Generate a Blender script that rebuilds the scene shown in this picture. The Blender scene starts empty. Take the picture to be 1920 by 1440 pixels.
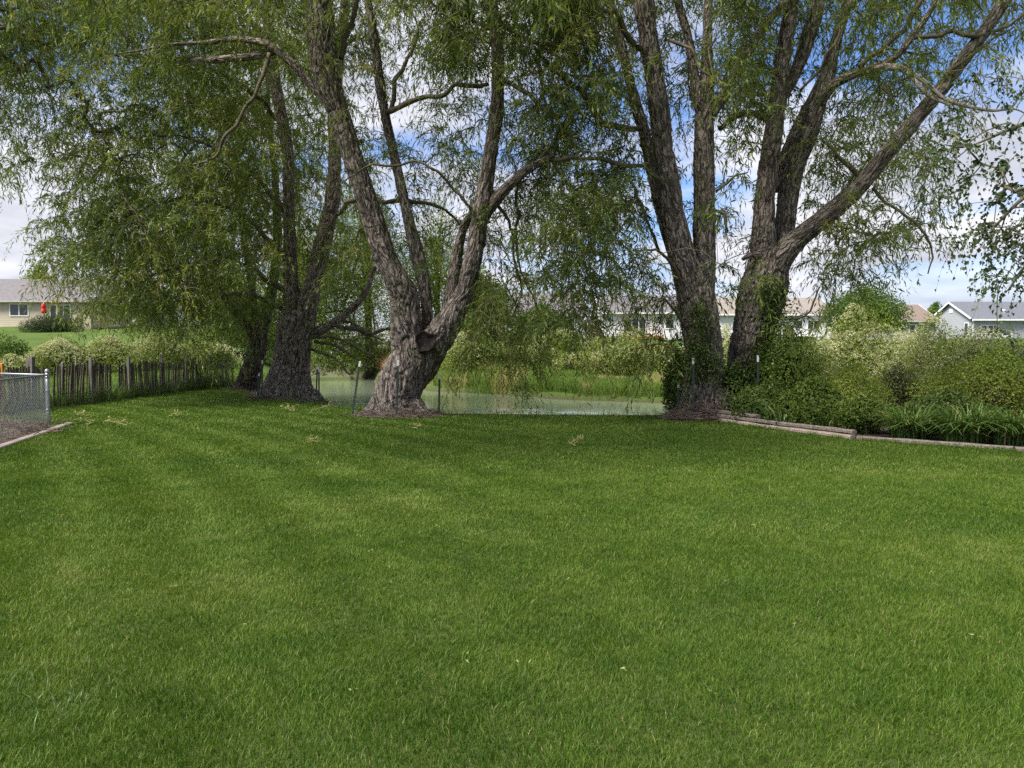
import bpy, math, random
import numpy as np
from math import radians as R

S = bpy.context.scene
COL = S.collection
rng = np.random.default_rng(7)
random.seed(7)

# ------------------------------------------------------------------ camera
F = 1450.0                      # focal length in photograph pixels (1920 wide)
CAMZ = 1.6
PITCH = math.atan((720 - 655) / F)
cam_d = bpy.data.cameras.new('camera')
cam = bpy.data.objects.new('camera', cam_d)
COL.objects.link(cam)
cam_d.sensor_width = 36.0
cam_d.lens = 36.0 * F / 1920
cam_d.clip_start = 0.05
cam_d.clip_end = 5000
cam.location = (0, 0, CAMZ)
cam.rotation_euler = (math.pi / 2 - PITCH, 0, 0)
S.camera = cam

# ------------------------------------------------------------------ light
SUN_EL, SUN_AZ = 52.0, 236.0    # degrees; azimuth clockwise from +Y (behind-left of the camera)
w = bpy.data.worlds.new('World')
S.world = w
w.use_nodes = True
nt = w.node_tree
nt.nodes.clear()
N = nt.nodes.new
out = N('ShaderNodeOutputWorld')
bg = N('ShaderNodeBackground')
bg.inputs['Strength'].default_value = 0.11
sky = N('ShaderNodeTexSky')
sky.sky_type = 'NISHITA'
sky.sun_disc = False
sky.sun_elevation = R(SUN_EL)
sky.sun_rotation = R(SUN_AZ)
sky.air_density = 1.0
sky.dust_density = 0.6
sky.ozone_density = 2.0
geo = N('ShaderNodeTexCoord')
sep = N('ShaderNodeSeparateXYZ')
nt.links.new(geo.outputs['Generated'], sep.inputs[0])
def wm(op, a, b=None, c=None):
    n = N('ShaderNodeMath'); n.operation = op
    for i, v in enumerate((a, b, c)):
        if v is None: continue
        if isinstance(v, (int, float)): n.inputs[i].default_value = v
        else: nt.links.new(v, n.inputs[i])
    return n.outputs[0]
zc = wm('MAXIMUM', sep.outputs[2], 0.0)
den = wm('ADD', zc, 0.16)
cx = wm('DIVIDE', sep.outputs[0], den)
cy = wm('DIVIDE', sep.outputs[1], den)
cmb = N('ShaderNodeCombineXYZ')
nt.links.new(cx, cmb.inputs[0]); nt.links.new(cy, cmb.inputs[1])
cn = N('ShaderNodeTexNoise'); cn.inputs['Scale'].default_value = 0.95; cn.inputs['Detail'].default_value = 7
cn.inputs['Roughness'].default_value = 0.52; cn.inputs['Distortion'].default_value = 0.25
off = N('ShaderNodeVectorMath'); off.operation = 'ADD'; off.inputs[1].default_value = (0.25, 0.0, 0.0)
nt.links.new(cmb.outputs[0], off.inputs[0]); nt.links.new(off.outputs[0], cn.inputs['Vector'])
ramp = N('ShaderNodeValToRGB')
ramp.color_ramp.elements[0].position = 0.405
ramp.color_ramp.elements[1].position = 0.525
nt.links.new(cn.outputs[0], ramp.inputs[0])
cn2 = N('ShaderNodeTexNoise'); cn2.inputs['Scale'].default_value = 1.6; cn2.inputs['Detail'].default_value = 6
nt.links.new(off.outputs[0], cn2.inputs['Vector'])
ccol = N('ShaderNodeValToRGB')
ccol.color_ramp.elements[0].position = 0.36; ccol.color_ramp.elements[0].color = (0.60, 0.63, 0.73, 1)
ccol.color_ramp.elements[1].position = 0.62; ccol.color_ramp.elements[1].color = (0.97, 0.97, 1.03, 1)
nt.links.new(cn2.outputs[0], ccol.inputs[0])
cscale = N('ShaderNodeVectorMath'); cscale.operation = 'SCALE'; cscale.inputs['Scale'].default_value = 4.3
nt.links.new(ccol.outputs[0], cscale.inputs[0])
mx = N('ShaderNodeMix'); mx.data_type = 'RGBA'
skyt = N('ShaderNodeVectorMath'); skyt.operation = 'MULTIPLY'; skyt.inputs[1].default_value = (0.50, 0.60, 0.80)
nt.links.new(sky.outputs[0], skyt.inputs[0])
veil = N('ShaderNodeMapRange'); veil.inputs[1].default_value = 0.17; veil.inputs[2].default_value = 0.05; veil.inputs[3].default_value = 0.0; veil.inputs[4].default_value = 0.85
nt.links.new(zc, veil.inputs[0])
nt.links.new(wm('MAXIMUM', ramp.outputs[0], veil.outputs[0]), mx.inputs['Factor'])
nt.links.new(skyt.outputs[0], mx.inputs['A'])
nt.links.new(cscale.outputs[0], mx.inputs['B'])
nt.links.new(mx.outputs['Result'], bg.inputs['Color'])
nt.links.new(bg.outputs[0], out.inputs[0])

sun_d = bpy.data.lights.new('sun', 'SUN')
sun_d.energy = 3.9
sun_d.angle = R(20)
sun_d.color = (1.0, 0.955, 0.88)
sun = bpy.data.objects.new('sun', sun_d)
COL.objects.link(sun)
sun.rotation_euler = (R(90 - SUN_EL), 0, R(180 - SUN_AZ))   # shines from azimuth SUN_AZ

S.view_settings.view_transform = 'Standard'
S.view_settings.look = 'None'
S.view_settings.exposure = 1.2
S.view_settings.gamma = 1
S.cycles.max_bounces = 6
S.cycles.diffuse_bounces = 3
S.cycles.glossy_bounces = 3
S.cycles.transmission_bounces = 4
S.cycles.use_denoising = False
S.cycles.use_adaptive_sampling = True
S.cycles.adaptive_threshold = 0.02
S.cycles.sample_clamp_indirect = 6

# ------------------------------------------------------------------ pixel -> world
CP, SP = math.cos(PITCH), math.sin(PITCH)
def P(px, py, d):
    """world point seen at photograph pixel (px,py) at world distance Y = d"""
    u = (np.asarray(px, float) - 960) / F
    v = -(np.asarray(py, float) - 720) / F
    fy = CP + v * SP
    fz = -SP + v * CP
    t = np.asarray(d, float) / fy
    return np.stack(np.broadcast_arrays(u * t, np.asarray(d, float) * np.ones_like(t), CAMZ + fz * t), -1)
def proj(p):
    p = np.asarray(p, float)
    x, y, z = p[..., 0], p[..., 1], p[..., 2] - CAMZ
    dep = y * CP - z * SP
    up = y * SP + z * CP
    return 960 + F * x / dep, 720 - F * up / dep

# ------------------------------------------------------------------ noise
TAB = np.random.default_rng(3).random((64, 64, 64)).astype(np.float32)
def vnoise(p):
    p = np.asarray(p, np.float64)
    i = np.floor(p).astype(np.int64)
    f = p - i
    f = f * f * (3 - 2 * f)
    i0 = i % 64; i1 = (i + 1) % 64
    r = 0
    for a in (0, 1):
        wa = f[..., 0] if a else 1 - f[..., 0]
        ia = (i1 if a else i0)[..., 0]
        for b in (0, 1):
            wb = f[..., 1] if b else 1 - f[..., 1]
            ib = (i1 if b else i0)[..., 1]
            for c in (0, 1):
                wc = f[..., 2] if c else 1 - f[..., 2]
                ic = (i1 if c else i0)[..., 2]
                r = r + wa * wb * wc * TAB[ia, ib, ic]
    return r
def fbm(p, o=3):
    p = np.asarray(p, float)
    r, a, t = 0, 0.5, 0
    for k in range(o):
        r = r + a * vnoise(p * 2 ** k + k * 7.3); t += a; a *= 0.5
    return r / t
def sstep(a, b, x):
    t = np.clip((np.asarray(x, float) - a) / (b - a), 0, 1)
    return t * t * (3 - 2 * t)
def unit(v):
    return v / np.maximum(np.linalg.norm(v, axis=-1, keepdims=True), 1e-9)

# ------------------------------------------------------------------ mesh building
def mesh_obj(name, verts, faces, mat=None, parent=None, smooth=False, attrs=None, loc=None):
    """faces: list of (n,k) integer arrays"""
    verts = np.ascontiguousarray(np.asarray(verts, np.float32).reshape(-1, 3))
    faces = [np.asarray(f, np.int32) for f in faces if len(f)]
    me = bpy.data.meshes.new(name)
    me.vertices.add(len(verts))
    me.vertices.foreach_set('co', verts.ravel())
    nl = sum(f.size for f in faces); npoly = sum(len(f) for f in faces)
    me.loops.add(nl); me.polygons.add(npoly)
    me.loops.foreach_set('vertex_index', np.concatenate([f.ravel() for f in faces]))
    tot = np.concatenate([np.full(len(f), f.shape[1], np.int32) for f in faces])
    st = np.concatenate([[0], np.cumsum(tot)[:-1]]).astype(np.int32)
    me.polygons.foreach_set('loop_start', st)
    try: me.polygons.foreach_set('loop_total', tot)
    except Exception: pass
    me.polygons.foreach_set('use_smooth', np.full(npoly, bool(smooth)))
    for k, a in (attrs or {}).items():
        a = np.asarray(a, np.float32)
        if a.ndim == 1:
            at = me.attributes.new(k, 'FLOAT', 'POINT'); at.data.foreach_set('value', a)
        else:
            at = me.attributes.new(k, 'FLOAT_VECTOR', 'POINT'); at.data.foreach_set('vector', a.ravel())
    me.update(calc_edges=True)
    me.validate()
    o = bpy.data.objects.new(name, me)
    if mat: me.materials.append(mat)
    COL.objects.link(o)
    if parent is not None:
        o.parent = parent
        o.location = -np.array(parent.location) if loc is None else loc
    elif loc is not None:
        o.location = loc
    return o

def thing(name, label, cat, loc=(0, 0, 0), group=None):
    o = bpy.data.objects.new(name, None)
    o.empty_display_size = 0.2
    COL.objects.link(o)
    o.location = loc
    o['label'] = label; o['category'] = cat
    if group: o['group'] = group
    return o
def tag(o, label=None, cat=None, group=None, kind=None):
    if label: o['label'] = label
    if cat: o['category'] = cat
    if group: o['group'] = group
    if kind: o['kind'] = kind
    return o

class MB:
    """collects simple solids into one mesh"""
    def __init__(s): s.v = []; s.f = {}; s.n = 0
    def add(s, v, fs):
        v = np.asarray(v, float).reshape(-1, 3)
        for f in fs:
            f = np.asarray(f, np.int64)
            s.f.setdefault(f.shape[1], []).append(f + s.n)
        s.v.append(v); s.n += len(v)
        return s
    def box(s, x0, x1, y0, y1, z0, z1):
        v = [(x0,y0,z0),(x1,y0,z0),(x1,y1,z0),(x0,y1,z0),(x0,y0,z1),(x1,y0,z1),(x1,y1,z1),(x0,y1,z1)]
        return s.add(v, [[(0,3,2,1),(4,5,6,7),(0,1,5,4),(1,2,6,5),(2,3,7,6),(3,0,4,7)]])
    def hexa(s, v8):
        return s.add(v8, [[(0,3,2,1),(4,5,6,7),(0,1,5,4),(1,2,6,5),(2,3,7,6),(3,0,4,7)]])
    def prism(s, poly, ext):
        """extrude polygon (n,3) along vector ext"""
        p = np.asarray(poly, float); n = len(p)
        v = np.concatenate([p, p + np.asarray(ext, float)])
        side = [(i, (i + 1) % n, n + (i + 1) % n, n + i) for i in range(n)]
        s.add(v, [side, [tuple(range(n))[::-1]], [tuple(range(n, 2 * n))]])
        return s
    def tube(s, pts, rad, sides=8, cap=True):
        v, q, caps = tube_mesh(pts, rad, sides)
        s.add(v, [q] + ([caps] if cap else []))
        return s
    def segs(s, p0, p1, r0, r1, sides=3):
        v, q = seg_mesh(p0, p1, r0, r1, sides)
        return s.add(v, [q])
    def build(s, name, mat, parent=None, smooth=False, attrs=None):
        fs = [np.concatenate(f) for f in s.f.values()]
        return mesh_obj(name, np.concatenate(s.v), fs, mat, parent, smooth, attrs)

def frames(t):
    ref = np.where(np.abs(t[..., :1]) > 0.85, np.array([0., 1, 0]), np.array([1., 0, 0]))
    e1 = unit(ref - (ref * t).sum(-1, keepdims=True) * t)
    return e1, np.cross(t, e1)
def tube_mesh(pts, rad, sides):
    pts = np.asarray(pts, float); n = len(pts)
    rad = np.broadcast_to(np.asarray(rad, float), (n,))
    t = unit(np.gradient(pts, axis=0))
    e1, e2 = frames(t)
    a = np.linspace(0, 2 * np.pi, sides, endpoint=False)
    v = pts[:, None] + rad[:, None, None] * (np.cos(a)[None, :, None] * e1[:, None] + np.sin(a)[None, :, None] * e2[:, None])
    i = np.arange(n - 1)[:, None] * sides; j = np.arange(sides)[None]; k = (j + 1) % sides
    q = np.stack([i + j, i + k, i + sides + k, i + sides + j], -1).reshape(-1, 4)
    caps = np.array([list(range(sides))[::-1], [(n - 1) * sides + x for x in range(sides)]])
    return v.reshape(-1, 3), q, caps
def seg_mesh(p0, p1, r0, r1, sides=3):
    p0 = np.asarray(p0, float); p1 = np.asarray(p1, float); n = len(p0)
    r0 = np.broadcast_to(r0, (n,)); r1 = np.broadcast_to(r1, (n,))
    t = unit(p1 - p0); e1, e2 = frames(t)
    a = np.linspace(0, 2 * np.pi, sides, endpoint=False)
    c = np.cos(a)[None, :, None] * e1[:, None] + np.sin(a)[None, :, None] * e2[:, None]
    v = np.concatenate([p0[:, None] + r0[:, None, None] * c, p1[:, None] + r1[:, None, None] * c], 1)
    b = np.arange(n)[:, None] * 2 * sides; j = np.arange(sides)[None]; k = (j + 1) % sides
    q = np.stack([b + j, b + k, b + sides + k, b + sides + j], -1).reshape(-1, 4)
    return v.reshape(-1, 3), q
def catmull(p, step):
    p = np.asarray(p, float)
    q = np.concatenate([[2 * p[0] - p[1]], p, [2 * p[-1] - p[-2]]])
    res = []
    for i in range(len(p) - 1):
        a, b, c, d = q[i], q[i + 1], q[i + 2], q[i + 3]
        n = max(2, int(np.linalg.norm((c - b)[:3]) / step) + 1)
        t = np.linspace(0, 1, n, endpoint=False)[:, None]
        res.append(0.5 * (2 * b + (c - a) * t + (2 * a - 5 * b + 4 * c - d) * t ** 2 + (3 * b - a - 3 * c + d) * t ** 3))
    res.append(p[-1:])
    return np.concatenate(res)
def leaf_mesh(pos, dirs, length, width, r, fold=0.25, wide=0.45, nrm=None):
    """diamond leaves: base, side, tip, side"""
    n = len(pos)
    d = unit(dirs)
    s = unit(np.cross(d, unit(r.normal(size=(n, 3))) if nrm is None else unit(nrm + r.normal(size=(n, 3)) * 0.45)))
    nn = np.cross(s, d)
    length = np.broadcast_to(length, (n,))[:, None]; width = np.broadcast_to(width, (n,))[:, None]
    mid = pos + d * length * wide
    v = np.stack([pos, mid + s * width * .5 + nn * width * fold, pos + d * length - nn * length * .12, mid - s * width * .5 + nn * width * fold], 1)
    return v.reshape(-1, 3), np.arange(4 * n).reshape(-1, 4)

# ------------------------------------------------------------------ materials
def new_mat(name):
    m = bpy.data.materials.new(name); m.use_nodes = True
    nt = m.node_tree
    for n in list(nt.nodes): nt.nodes.remove(n)
    o = nt.nodes.new('ShaderNodeOutputMaterial')
    return m, nt, o
def ramp_node(nt, stops, fac):
    r = nt.nodes.new('ShaderNodeValToRGB')
    e = r.color_ramp.elements
    while len(e) < len(stops): e.new(0.5)
    for x, (p, c) in zip(e, stops): x.position = p; x.color = (*c, 1)
    nt.links.new(fac, r.inputs[0])
    return r.outputs[0]
def noise_node(nt, scale, detail=4, rough=0.55, vec=None, stretch=None):
    n = nt.nodes.new('ShaderNodeTexNoise')
    n.inputs['Scale'].default_value = scale; n.inputs['Detail'].default_value = detail; n.inputs['Roughness'].default_value = rough
    if vec is None:
        vec = nt.nodes.new('ShaderNodeTexCoord').outputs['Object']
    if stretch:
        mp = nt.nodes.new('ShaderNodeMapping'); mp.inputs['Scale'].default_value = stretch
        nt.links.new(vec, mp.inputs[0]); vec = mp.outputs[0]
    nt.links.new(vec, n.inputs['Vector'])
    return n.outputs[0]
def math_node(nt, op, a, b=None):
    n = nt.nodes.new('ShaderNodeMath'); n.operation = op
    for i, v in enumerate((a, b)):
        if v is None: continue
        if isinstance(v, (int, float)): n.inputs[i].default_value = v
        else: nt.links.new(v, n.inputs[i])
    return n.outputs[0]
def basic(name, c1, c2=None, scale=6, rough=0.7, bump=0.0, bscale=None, stretch=None, metal=0.0, spec=0.3, detail=5):
    m, nt, o = new_mat(name)
    b = nt.nodes.new('ShaderNodeBsdfPrincipled')
    b.inputs['Roughness'].default_value = rough; b.inputs['Metallic'].default_value = metal
    b.inputs['Specular IOR Level'].default_value = spec
    n = noise_node(nt, scale, detail, 0.6, None, stretch)
    c2 = c2 or tuple(x * 0.75 for x in c1)
    nt.links.new(ramp_node(nt, [(0.3, c2), (0.7, c1)], n), b.inputs['Base Color'])
    if bump:
        bn = nt.nodes.new('ShaderNodeBump'); bn.inputs['Strength'].default_value = bump; bn.inputs['Distance'].default_value = 0.02
        nt.links.new(noise_node(nt, bscale or scale * 4, 4, 0.6, None, stretch), bn.inputs['Height'])
        nt.links.new(bn.outputs[0], b.inputs['Normal'])
    nt.links.new(b.outputs[0], o.inputs[0])
    return m
def foliage(name, stops, trans=0.35, gloss=0.06, patch=None, tr_col=None):
    """leaf material: colour by the per-leaf 'tone' attribute, thin-leaf translucency"""
    m, nt, o = new_mat(name)
    at = nt.nodes.new('ShaderNodeAttribute'); at.attribute_name = 'tone'
    fac = at.outputs['Fac']
    if patch:
        pn = noise_node(nt, patch[0], 3)
        fac = math_node(nt, 'ADD', fac, math_node(nt, 'MULTIPLY', math_node(nt, 'SUBTRACT', pn, 0.5), patch[1]))
    col = ramp_node(nt, stops, fac)
    d = nt.nodes.new('ShaderNodeBsdfDiffuse'); nt.links.new(col, d.inputs['Color'])
    t = nt.nodes.new('ShaderNodeBsdfTranslucent')
    tm = nt.nodes.new('ShaderNodeVectorMath'); tm.operation = 'MULTIPLY'; tm.inputs[1].default_value = tr_col or (1.5, 1.42, 0.55)
    nt.links.new(col, tm.inputs[0]); nt.links.new(tm.outputs[0], t.inputs['Color'])
    g = nt.nodes.new('ShaderNodeBsdfGlossy'); g.inputs['Roughness'].default_value = 0.5
    g.inputs['Color'].default_value = (0.75, 0.8, 0.6, 1)
    m1 = nt.nodes.new('ShaderNodeMixShader'); m1.inputs[0].default_value = trans
    nt.links.new(d.outputs[0], m1.inputs[1]); nt.links.new(t.outputs[0], m1.inputs[2])
    m2 = nt.nodes.new('ShaderNodeMixShader'); m2.inputs[0].default_value = gloss * 0.4
    nt.links.new(m1.outputs[0], m2.inputs[1]); nt.links.new(g.outputs[0], m2.inputs[2])
    nt.links.new(m2.outputs[0], o.inputs[0])
    return m

# bark: coordinates stored on the mesh as (cos*r, sin*r, length along limb)
def bark_mat(name, dark, mid, light, mossy=(0.10, 0.10, 0.045)):
    m, nt, o = new_mat(name)
    at = nt.nodes.new('ShaderNodeAttribute'); at.attribute_name = 'bark'
    b = nt.nodes.new('ShaderNodeBsdfPrincipled'); b.inputs['Roughness'].default_value = 0.9; b.inputs['Specular IOR Level'].default_value = 0.15
    wv = nt.nodes.new('ShaderNodeTexNoise'); wv.inputs['Scale'].default_value = 3.0; wv.inputs['Detail'].default_value = 2
    nt.links.new(at.outputs['Vector'], wv.inputs['Vector'])
    wa = nt.nodes.new('ShaderNodeVectorMath'); wa.operation = 'MULTIPLY_ADD'; wa.inputs[1].default_value = (0.16, 0.16, 0.3)
    nt.links.new(wv.outputs['Color'], wa.inputs[0]); nt.links.new(at.outputs['Vector'], wa.inputs[2])
    nA = noise_node(nt, 13.5, 1.5, 0.5, wa.outputs[0], (1, 1, 0.25))
    nB = noise_node(nt, 26, 4, 0.65, wa.outputs[0], (1, 1, 0.28))
    fur = math_node(nt, 'MINIMUM', math_node(nt, 'MULTIPLY', math_node(nt, 'ABSOLUTE', math_node(nt, 'SUBTRACT', nA, 0.5)), 6.5), 1.0)
    n1 = math_node(nt, 'ADD', math_node(nt, 'MULTIPLY', fur, 0.68), math_node(nt, 'MULTIPLY', nB, 0.32))
    n2 = noise_node(nt, 1.3, 4, 0.6, at.outputs['Vector'])
    rg = nt.nodes.new('ShaderNodeAttribute'); rg.attribute_name = 'ridge'
    h = math_node(nt, 'ADD', math_node(nt, 'MULTIPLY', n1, 0.62), math_node(nt, 'MULTIPLY', rg.outputs['Fac'], 0.38))
    c = ramp_node(nt, [(0.26, dark), (0.58, mid), (0.88, light)], h)
    mxn = nt.nodes.new('ShaderNodeMix'); mxn.data_type = 'RGBA'
    f = nt.nodes.new('ShaderNodeMapRange'); f.inputs[1].default_value = 0.52; f.inputs[2].default_value = 0.72; f.inputs[4].default_value = 0.55
    nt.links.new(n2, f.inputs[0]); nt.links.new(f.outputs[0], mxn.inputs['Factor'])
    nt.links.new(c, mxn.inputs['A']); mxn.inputs['B'].default_value = (*mossy, 1)
    nt.links.new(mxn.outputs['Result'], b.inputs['Base Color'])
    bn = nt.nodes.new('ShaderNodeBump'); bn.inputs['Strength'].default_value = 1.0; bn.inputs['Distance'].default_value = 0.05
    nt.links.new(n1, bn.inputs['Height']); nt.links.new(bn.outputs[0], b.inputs['Normal'])
    nt.links.new(b.outputs[0], o.inputs[0])
    return m

M = {}
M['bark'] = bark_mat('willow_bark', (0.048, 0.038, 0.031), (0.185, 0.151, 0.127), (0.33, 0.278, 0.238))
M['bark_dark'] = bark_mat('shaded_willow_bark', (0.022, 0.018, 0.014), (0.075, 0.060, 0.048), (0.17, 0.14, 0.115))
M['twig'] = basic('twig', (0.15, 0.125, 0.07), (0.06, 0.05, 0.035), 3, 0.8)
M['dead'] = basic('dead_wood', (0.42, 0.36, 0.31), (0.20, 0.165, 0.14), 8, 0.85, 0.4, 30)
M['cut'] = basic('sawn_end', (0.030, 0.020, 0.015), (0.006, 0.005, 0.004), 9, 0.85, 0.8, 22)
M['willow'] = foliage('willow_leaf', [(0.0, (0.044, 0.078, 0.017)), (0.45, (0.105, 0.150, 0.030)), (0.8, (0.18, 0.215, 0.052)), (1.0, (0.27, 0.25, 0.08))], 0.47, 0.07, (0.35, 0.7))
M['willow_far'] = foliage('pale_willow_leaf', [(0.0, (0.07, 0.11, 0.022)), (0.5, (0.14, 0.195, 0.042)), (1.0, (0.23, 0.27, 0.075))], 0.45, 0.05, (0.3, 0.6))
M['birch'] = foliage('birch_leaf', [(0.0, (0.022, 0.042, 0.02)), (0.6, (0.05, 0.085, 0.03)), (1.0, (0.09, 0.13, 0.05))], 0.25, 0.06)
M['shrub'] = foliage('dogwood_leaf', [(0.0, (0.065, 0.10, 0.022)), (0.5, (0.16, 0.205, 0.052)), (1.0, (0.27, 0.30, 0.10))], 0.36, 0.05, (0.5, 0.6))
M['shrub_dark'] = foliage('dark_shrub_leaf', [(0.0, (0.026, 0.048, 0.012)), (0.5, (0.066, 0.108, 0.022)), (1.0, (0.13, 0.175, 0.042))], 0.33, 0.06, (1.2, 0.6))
M['shrub_light'] = foliage('yellow_green_shrub_leaf', [(0.0, (0.075, 0.115, 0.018)), (0.5, (0.17, 0.225, 0.038)), (1.0, (0.28, 0.32, 0.08))], 0.42, 0.05, (0.9, 0.6))
M['maple'] = foliage('round_tree_leaf', [(0.0, (0.03, 0.065, 0.012)), (0.5, (0.07, 0.13, 0.025)), (1.0, (0.13, 0.20, 0.045))], 0.3, 0.05, (0.6, 0.5))
M['shrub_mid'] = foliage('mid_green_shrub_leaf', [(0.0, (0.04, 0.07, 0.014)), (0.5, (0.10, 0.15, 0.027)), (1.0, (0.18, 0.225, 0.05))], 0.36, 0.05, (1.0, 0.6))
M['yew'] = foliage('yew_needle', [(0.0, (0.018, 0.035, 0.016)), (0.5, (0.035, 0.06, 0.025)), (1.0, (0.075, 0.10, 0.045))], 0.15, 0.04)
M['flower'] = foliage('cream_blossom', [(0.0, (0.36, 0.38, 0.17)), (1.0, (0.68, 0.66, 0.42))], 0.3, 0.02, None, (1, 1, 0.8))
M['lily'] = foliage('daylily_blade', [(0.0, (0.035, 0.08, 0.016)), (0.5, (0.085, 0.155, 0.032)), (0.97, (0.16, 0.23, 0.065)), (1.0, (0.40, 0.30, 0.13))], 0.3, 0.10)
M['grass'] = foliage('lawn_blade', [(0.0, (0.043, 0.095, 0.009)), (0.35, (0.075, 0.139, 0.013)), (0.65, (0.120, 0.182, 0.023)), (0.93, (0.19, 0.23, 0.062)), (1.0, (0.34, 0.28, 0.12))], 0.30, 0.06, (0.5, 0.55), (1.05, 1.2, 0.35))
M['coarse'] = foliage('coarse_blade', [(0.0, (0.08, 0.14, 0.04)), (1.0, (0.19, 0.24, 0.11))], 0.3, 0.1)
M['bank'] = foliage('bank_grass_blade', [(0.0, (0.055, 0.11, 0.02)), (0.5, (0.125, 0.205, 0.04)), (0.85, (0.20, 0.275, 0.075)), (1.0, (0.40, 0.34, 0.18))], 0.4, 0.05, (0.25, 0.4))
M['dry'] = basic('dry_grass', (0.42, 0.33, 0.22), (0.22, 0.16, 0.10), 4, 0.9)
M['dead_leaf'] = foliage('fallen_leaf', [(0.0, (0.16, 0.20, 0.06)), (1.0, (0.42, 0.42, 0.16))], 0.3, 0.05)
M['brush'] = basic('dry_twigs', (0.20, 0.15, 0.115), (0.07, 0.052, 0.040), 5, 0.9)
M['post'] = basic('green_steel', (0.025, 0.045, 0.035), (0.02, 0.03, 0.025), 10, 0.5, spec=0.4)
M['post_tip'] = basic('white_paint', (0.72, 0.74, 0.72), (0.5, 0.52, 0.5), 10, 0.5)
M['wire'] = basic('galvanised_wire', (0.30, 0.31, 0.31), (0.18, 0.19, 0.19), 10, 0.45, metal=0.5)
M['galv'] = basic('galvanised_steel', (0.30, 0.32, 0.335), (0.21, 0.23, 0.24), 12, 0.42, metal=0.55, spec=0.5)
M['slat'] = basic('weathered_lath', (0.125, 0.105, 0.082), (0.045, 0.036, 0.028), 5, 0.9, 0.3, 40, (4, 4, 0.6))
M['wpost'] = basic('weathered_post', (0.23, 0.205, 0.18), (0.09, 0.075, 0.065), 6, 0.9, 0.4, 30, (3, 3, 0.5))
M['orange_stake'] = basic('orange_stake', (0.55, 0.22, 0.03), (0.4, 0.15, 0.02), 8, 0.7)
M['kerb'] = basic('kerb_concrete', (0.34, 0.29, 0.25), (0.20, 0.165, 0.14), 7, 0.9, 0.4, 60)
M['timber'] = basic('landscape_timber', (0.27, 0.225, 0.19), (0.10, 0.08, 0.066), 3.5, 0.85, 0.5, 18, (9, 1.2, 9))
M['timber_light'] = basic('fresh_timber', (0.40, 0.325, 0.26), (0.20, 0.155, 0.125), 3.5, 0.85, 0.4, 18, (9, 1.2, 9))
M['soil'] = basic('soil', (0.075, 0.052, 0.04), (0.03, 0.021, 0.016), 9, 0.95, 0.8, 40)
def siding(name, c, pitch=0.2):
    m, nt, o = new_mat(name)
    b = nt.nodes.new('ShaderNodeBsdfPrincipled'); b.inputs['Roughness'].default_value = 0.6; b.inputs['Specular IOR Level'].default_value = 0.25
    tc = nt.nodes.new('ShaderNodeTexCoord'); sp = nt.nodes.new('ShaderNodeSeparateXYZ'); nt.links.new(tc.outputs['Object'], sp.inputs[0])
    fr = math_node(nt, 'FRACT', math_node(nt, 'DIVIDE', sp.outputs[2], pitch))
    n = noise_node(nt, 0.6, 4)
    cc = ramp_node(nt, [(0.3, tuple(x * 0.88 for x in c)), (0.7, c)], n)
    nt.links.new(cc, b.inputs['Base Color'])
    bn = nt.nodes.new('ShaderNodeBump'); bn.inputs['Strength'].default_value = 0.7; bn.inputs['Distance'].default_value = 0.012; bn.invert = True
    nt.links.new(fr, bn.inputs['Height']); nt.links.new(bn.outputs[0], b.inputs['Normal'])
    nt.links.new(b.outputs[0], o.inputs[0])
    return m
M['side_beige'] = siding('beige_siding', (0.50, 0.43, 0.33))
M['side_white'] = siding('white_siding', (0.70, 0.69, 0.69))
M['side_grey'] = siding('grey_siding', (0.36, 0.37, 0.40))
M['side_tan'] = siding('taupe_siding', (0.40, 0.37, 0.34))
M['side_pale'] = siding('pale_siding', (0.58, 0.57, 0.56))
M['roof_grey'] = basic('grey_shingles', (0.19, 0.175, 0.18), (0.12, 0.11, 0.115), 5, 0.95, 0.3, 30)
M['roof_slate'] = basic('slate_shingles', (0.155, 0.16, 0.185), (0.095, 0.10, 0.115), 5, 0.95, 0.3, 30)
M['roof_brown'] = basic('brown_shingles', (0.215, 0.165, 0.14), (0.14, 0.105, 0.09), 5, 0.95, 0.3, 30)
M['roof_tan'] = basic('tan_shingles', (0.28, 0.245, 0.215), (0.18, 0.155, 0.135), 5, 0.95, 0.3, 30)
M['trim_beige'] = basic('beige_trim', (0.46, 0.42, 0.36), (0.38, 0.35, 0.30), 3, 0.5)
M['trim'] = basic('white_trim', (0.78, 0.78, 0.76), (0.68, 0.68, 0.67), 3, 0.5)
M['glass'] = basic('window_glass', (0.03, 0.04, 0.045), (0.015, 0.02, 0.022), 1.5, 0.06, spec=0.6)
M['deck'] = basic('orange_deck_board', (0.52, 0.24, 0.07), (0.38, 0.16, 0.05), 4, 0.7)
M['deck_grey'] = basic('grey_deck_board', (0.22, 0.18, 0.16), (0.14, 0.115, 0.10), 4, 0.8)
M['red'] = basic('red_fabric', (0.62, 0.035, 0.02), (0.5, 0.03, 0.02), 4, 0.6)
M['pipe'] = basic('white_pipe', (0.75, 0.75, 0.75), (0.6, 0.6, 0.6), 4, 0.4)
M['reed'] = basic('dry_reed', (0.44, 0.28, 0.12), (0.26, 0.17, 0.08), 4, 0.9)
M['rock'] = basic('pale_stone', (0.42, 0.40, 0.39), (0.22, 0.20, 0.19), 5, 0.9, 0.5, 20)

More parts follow.
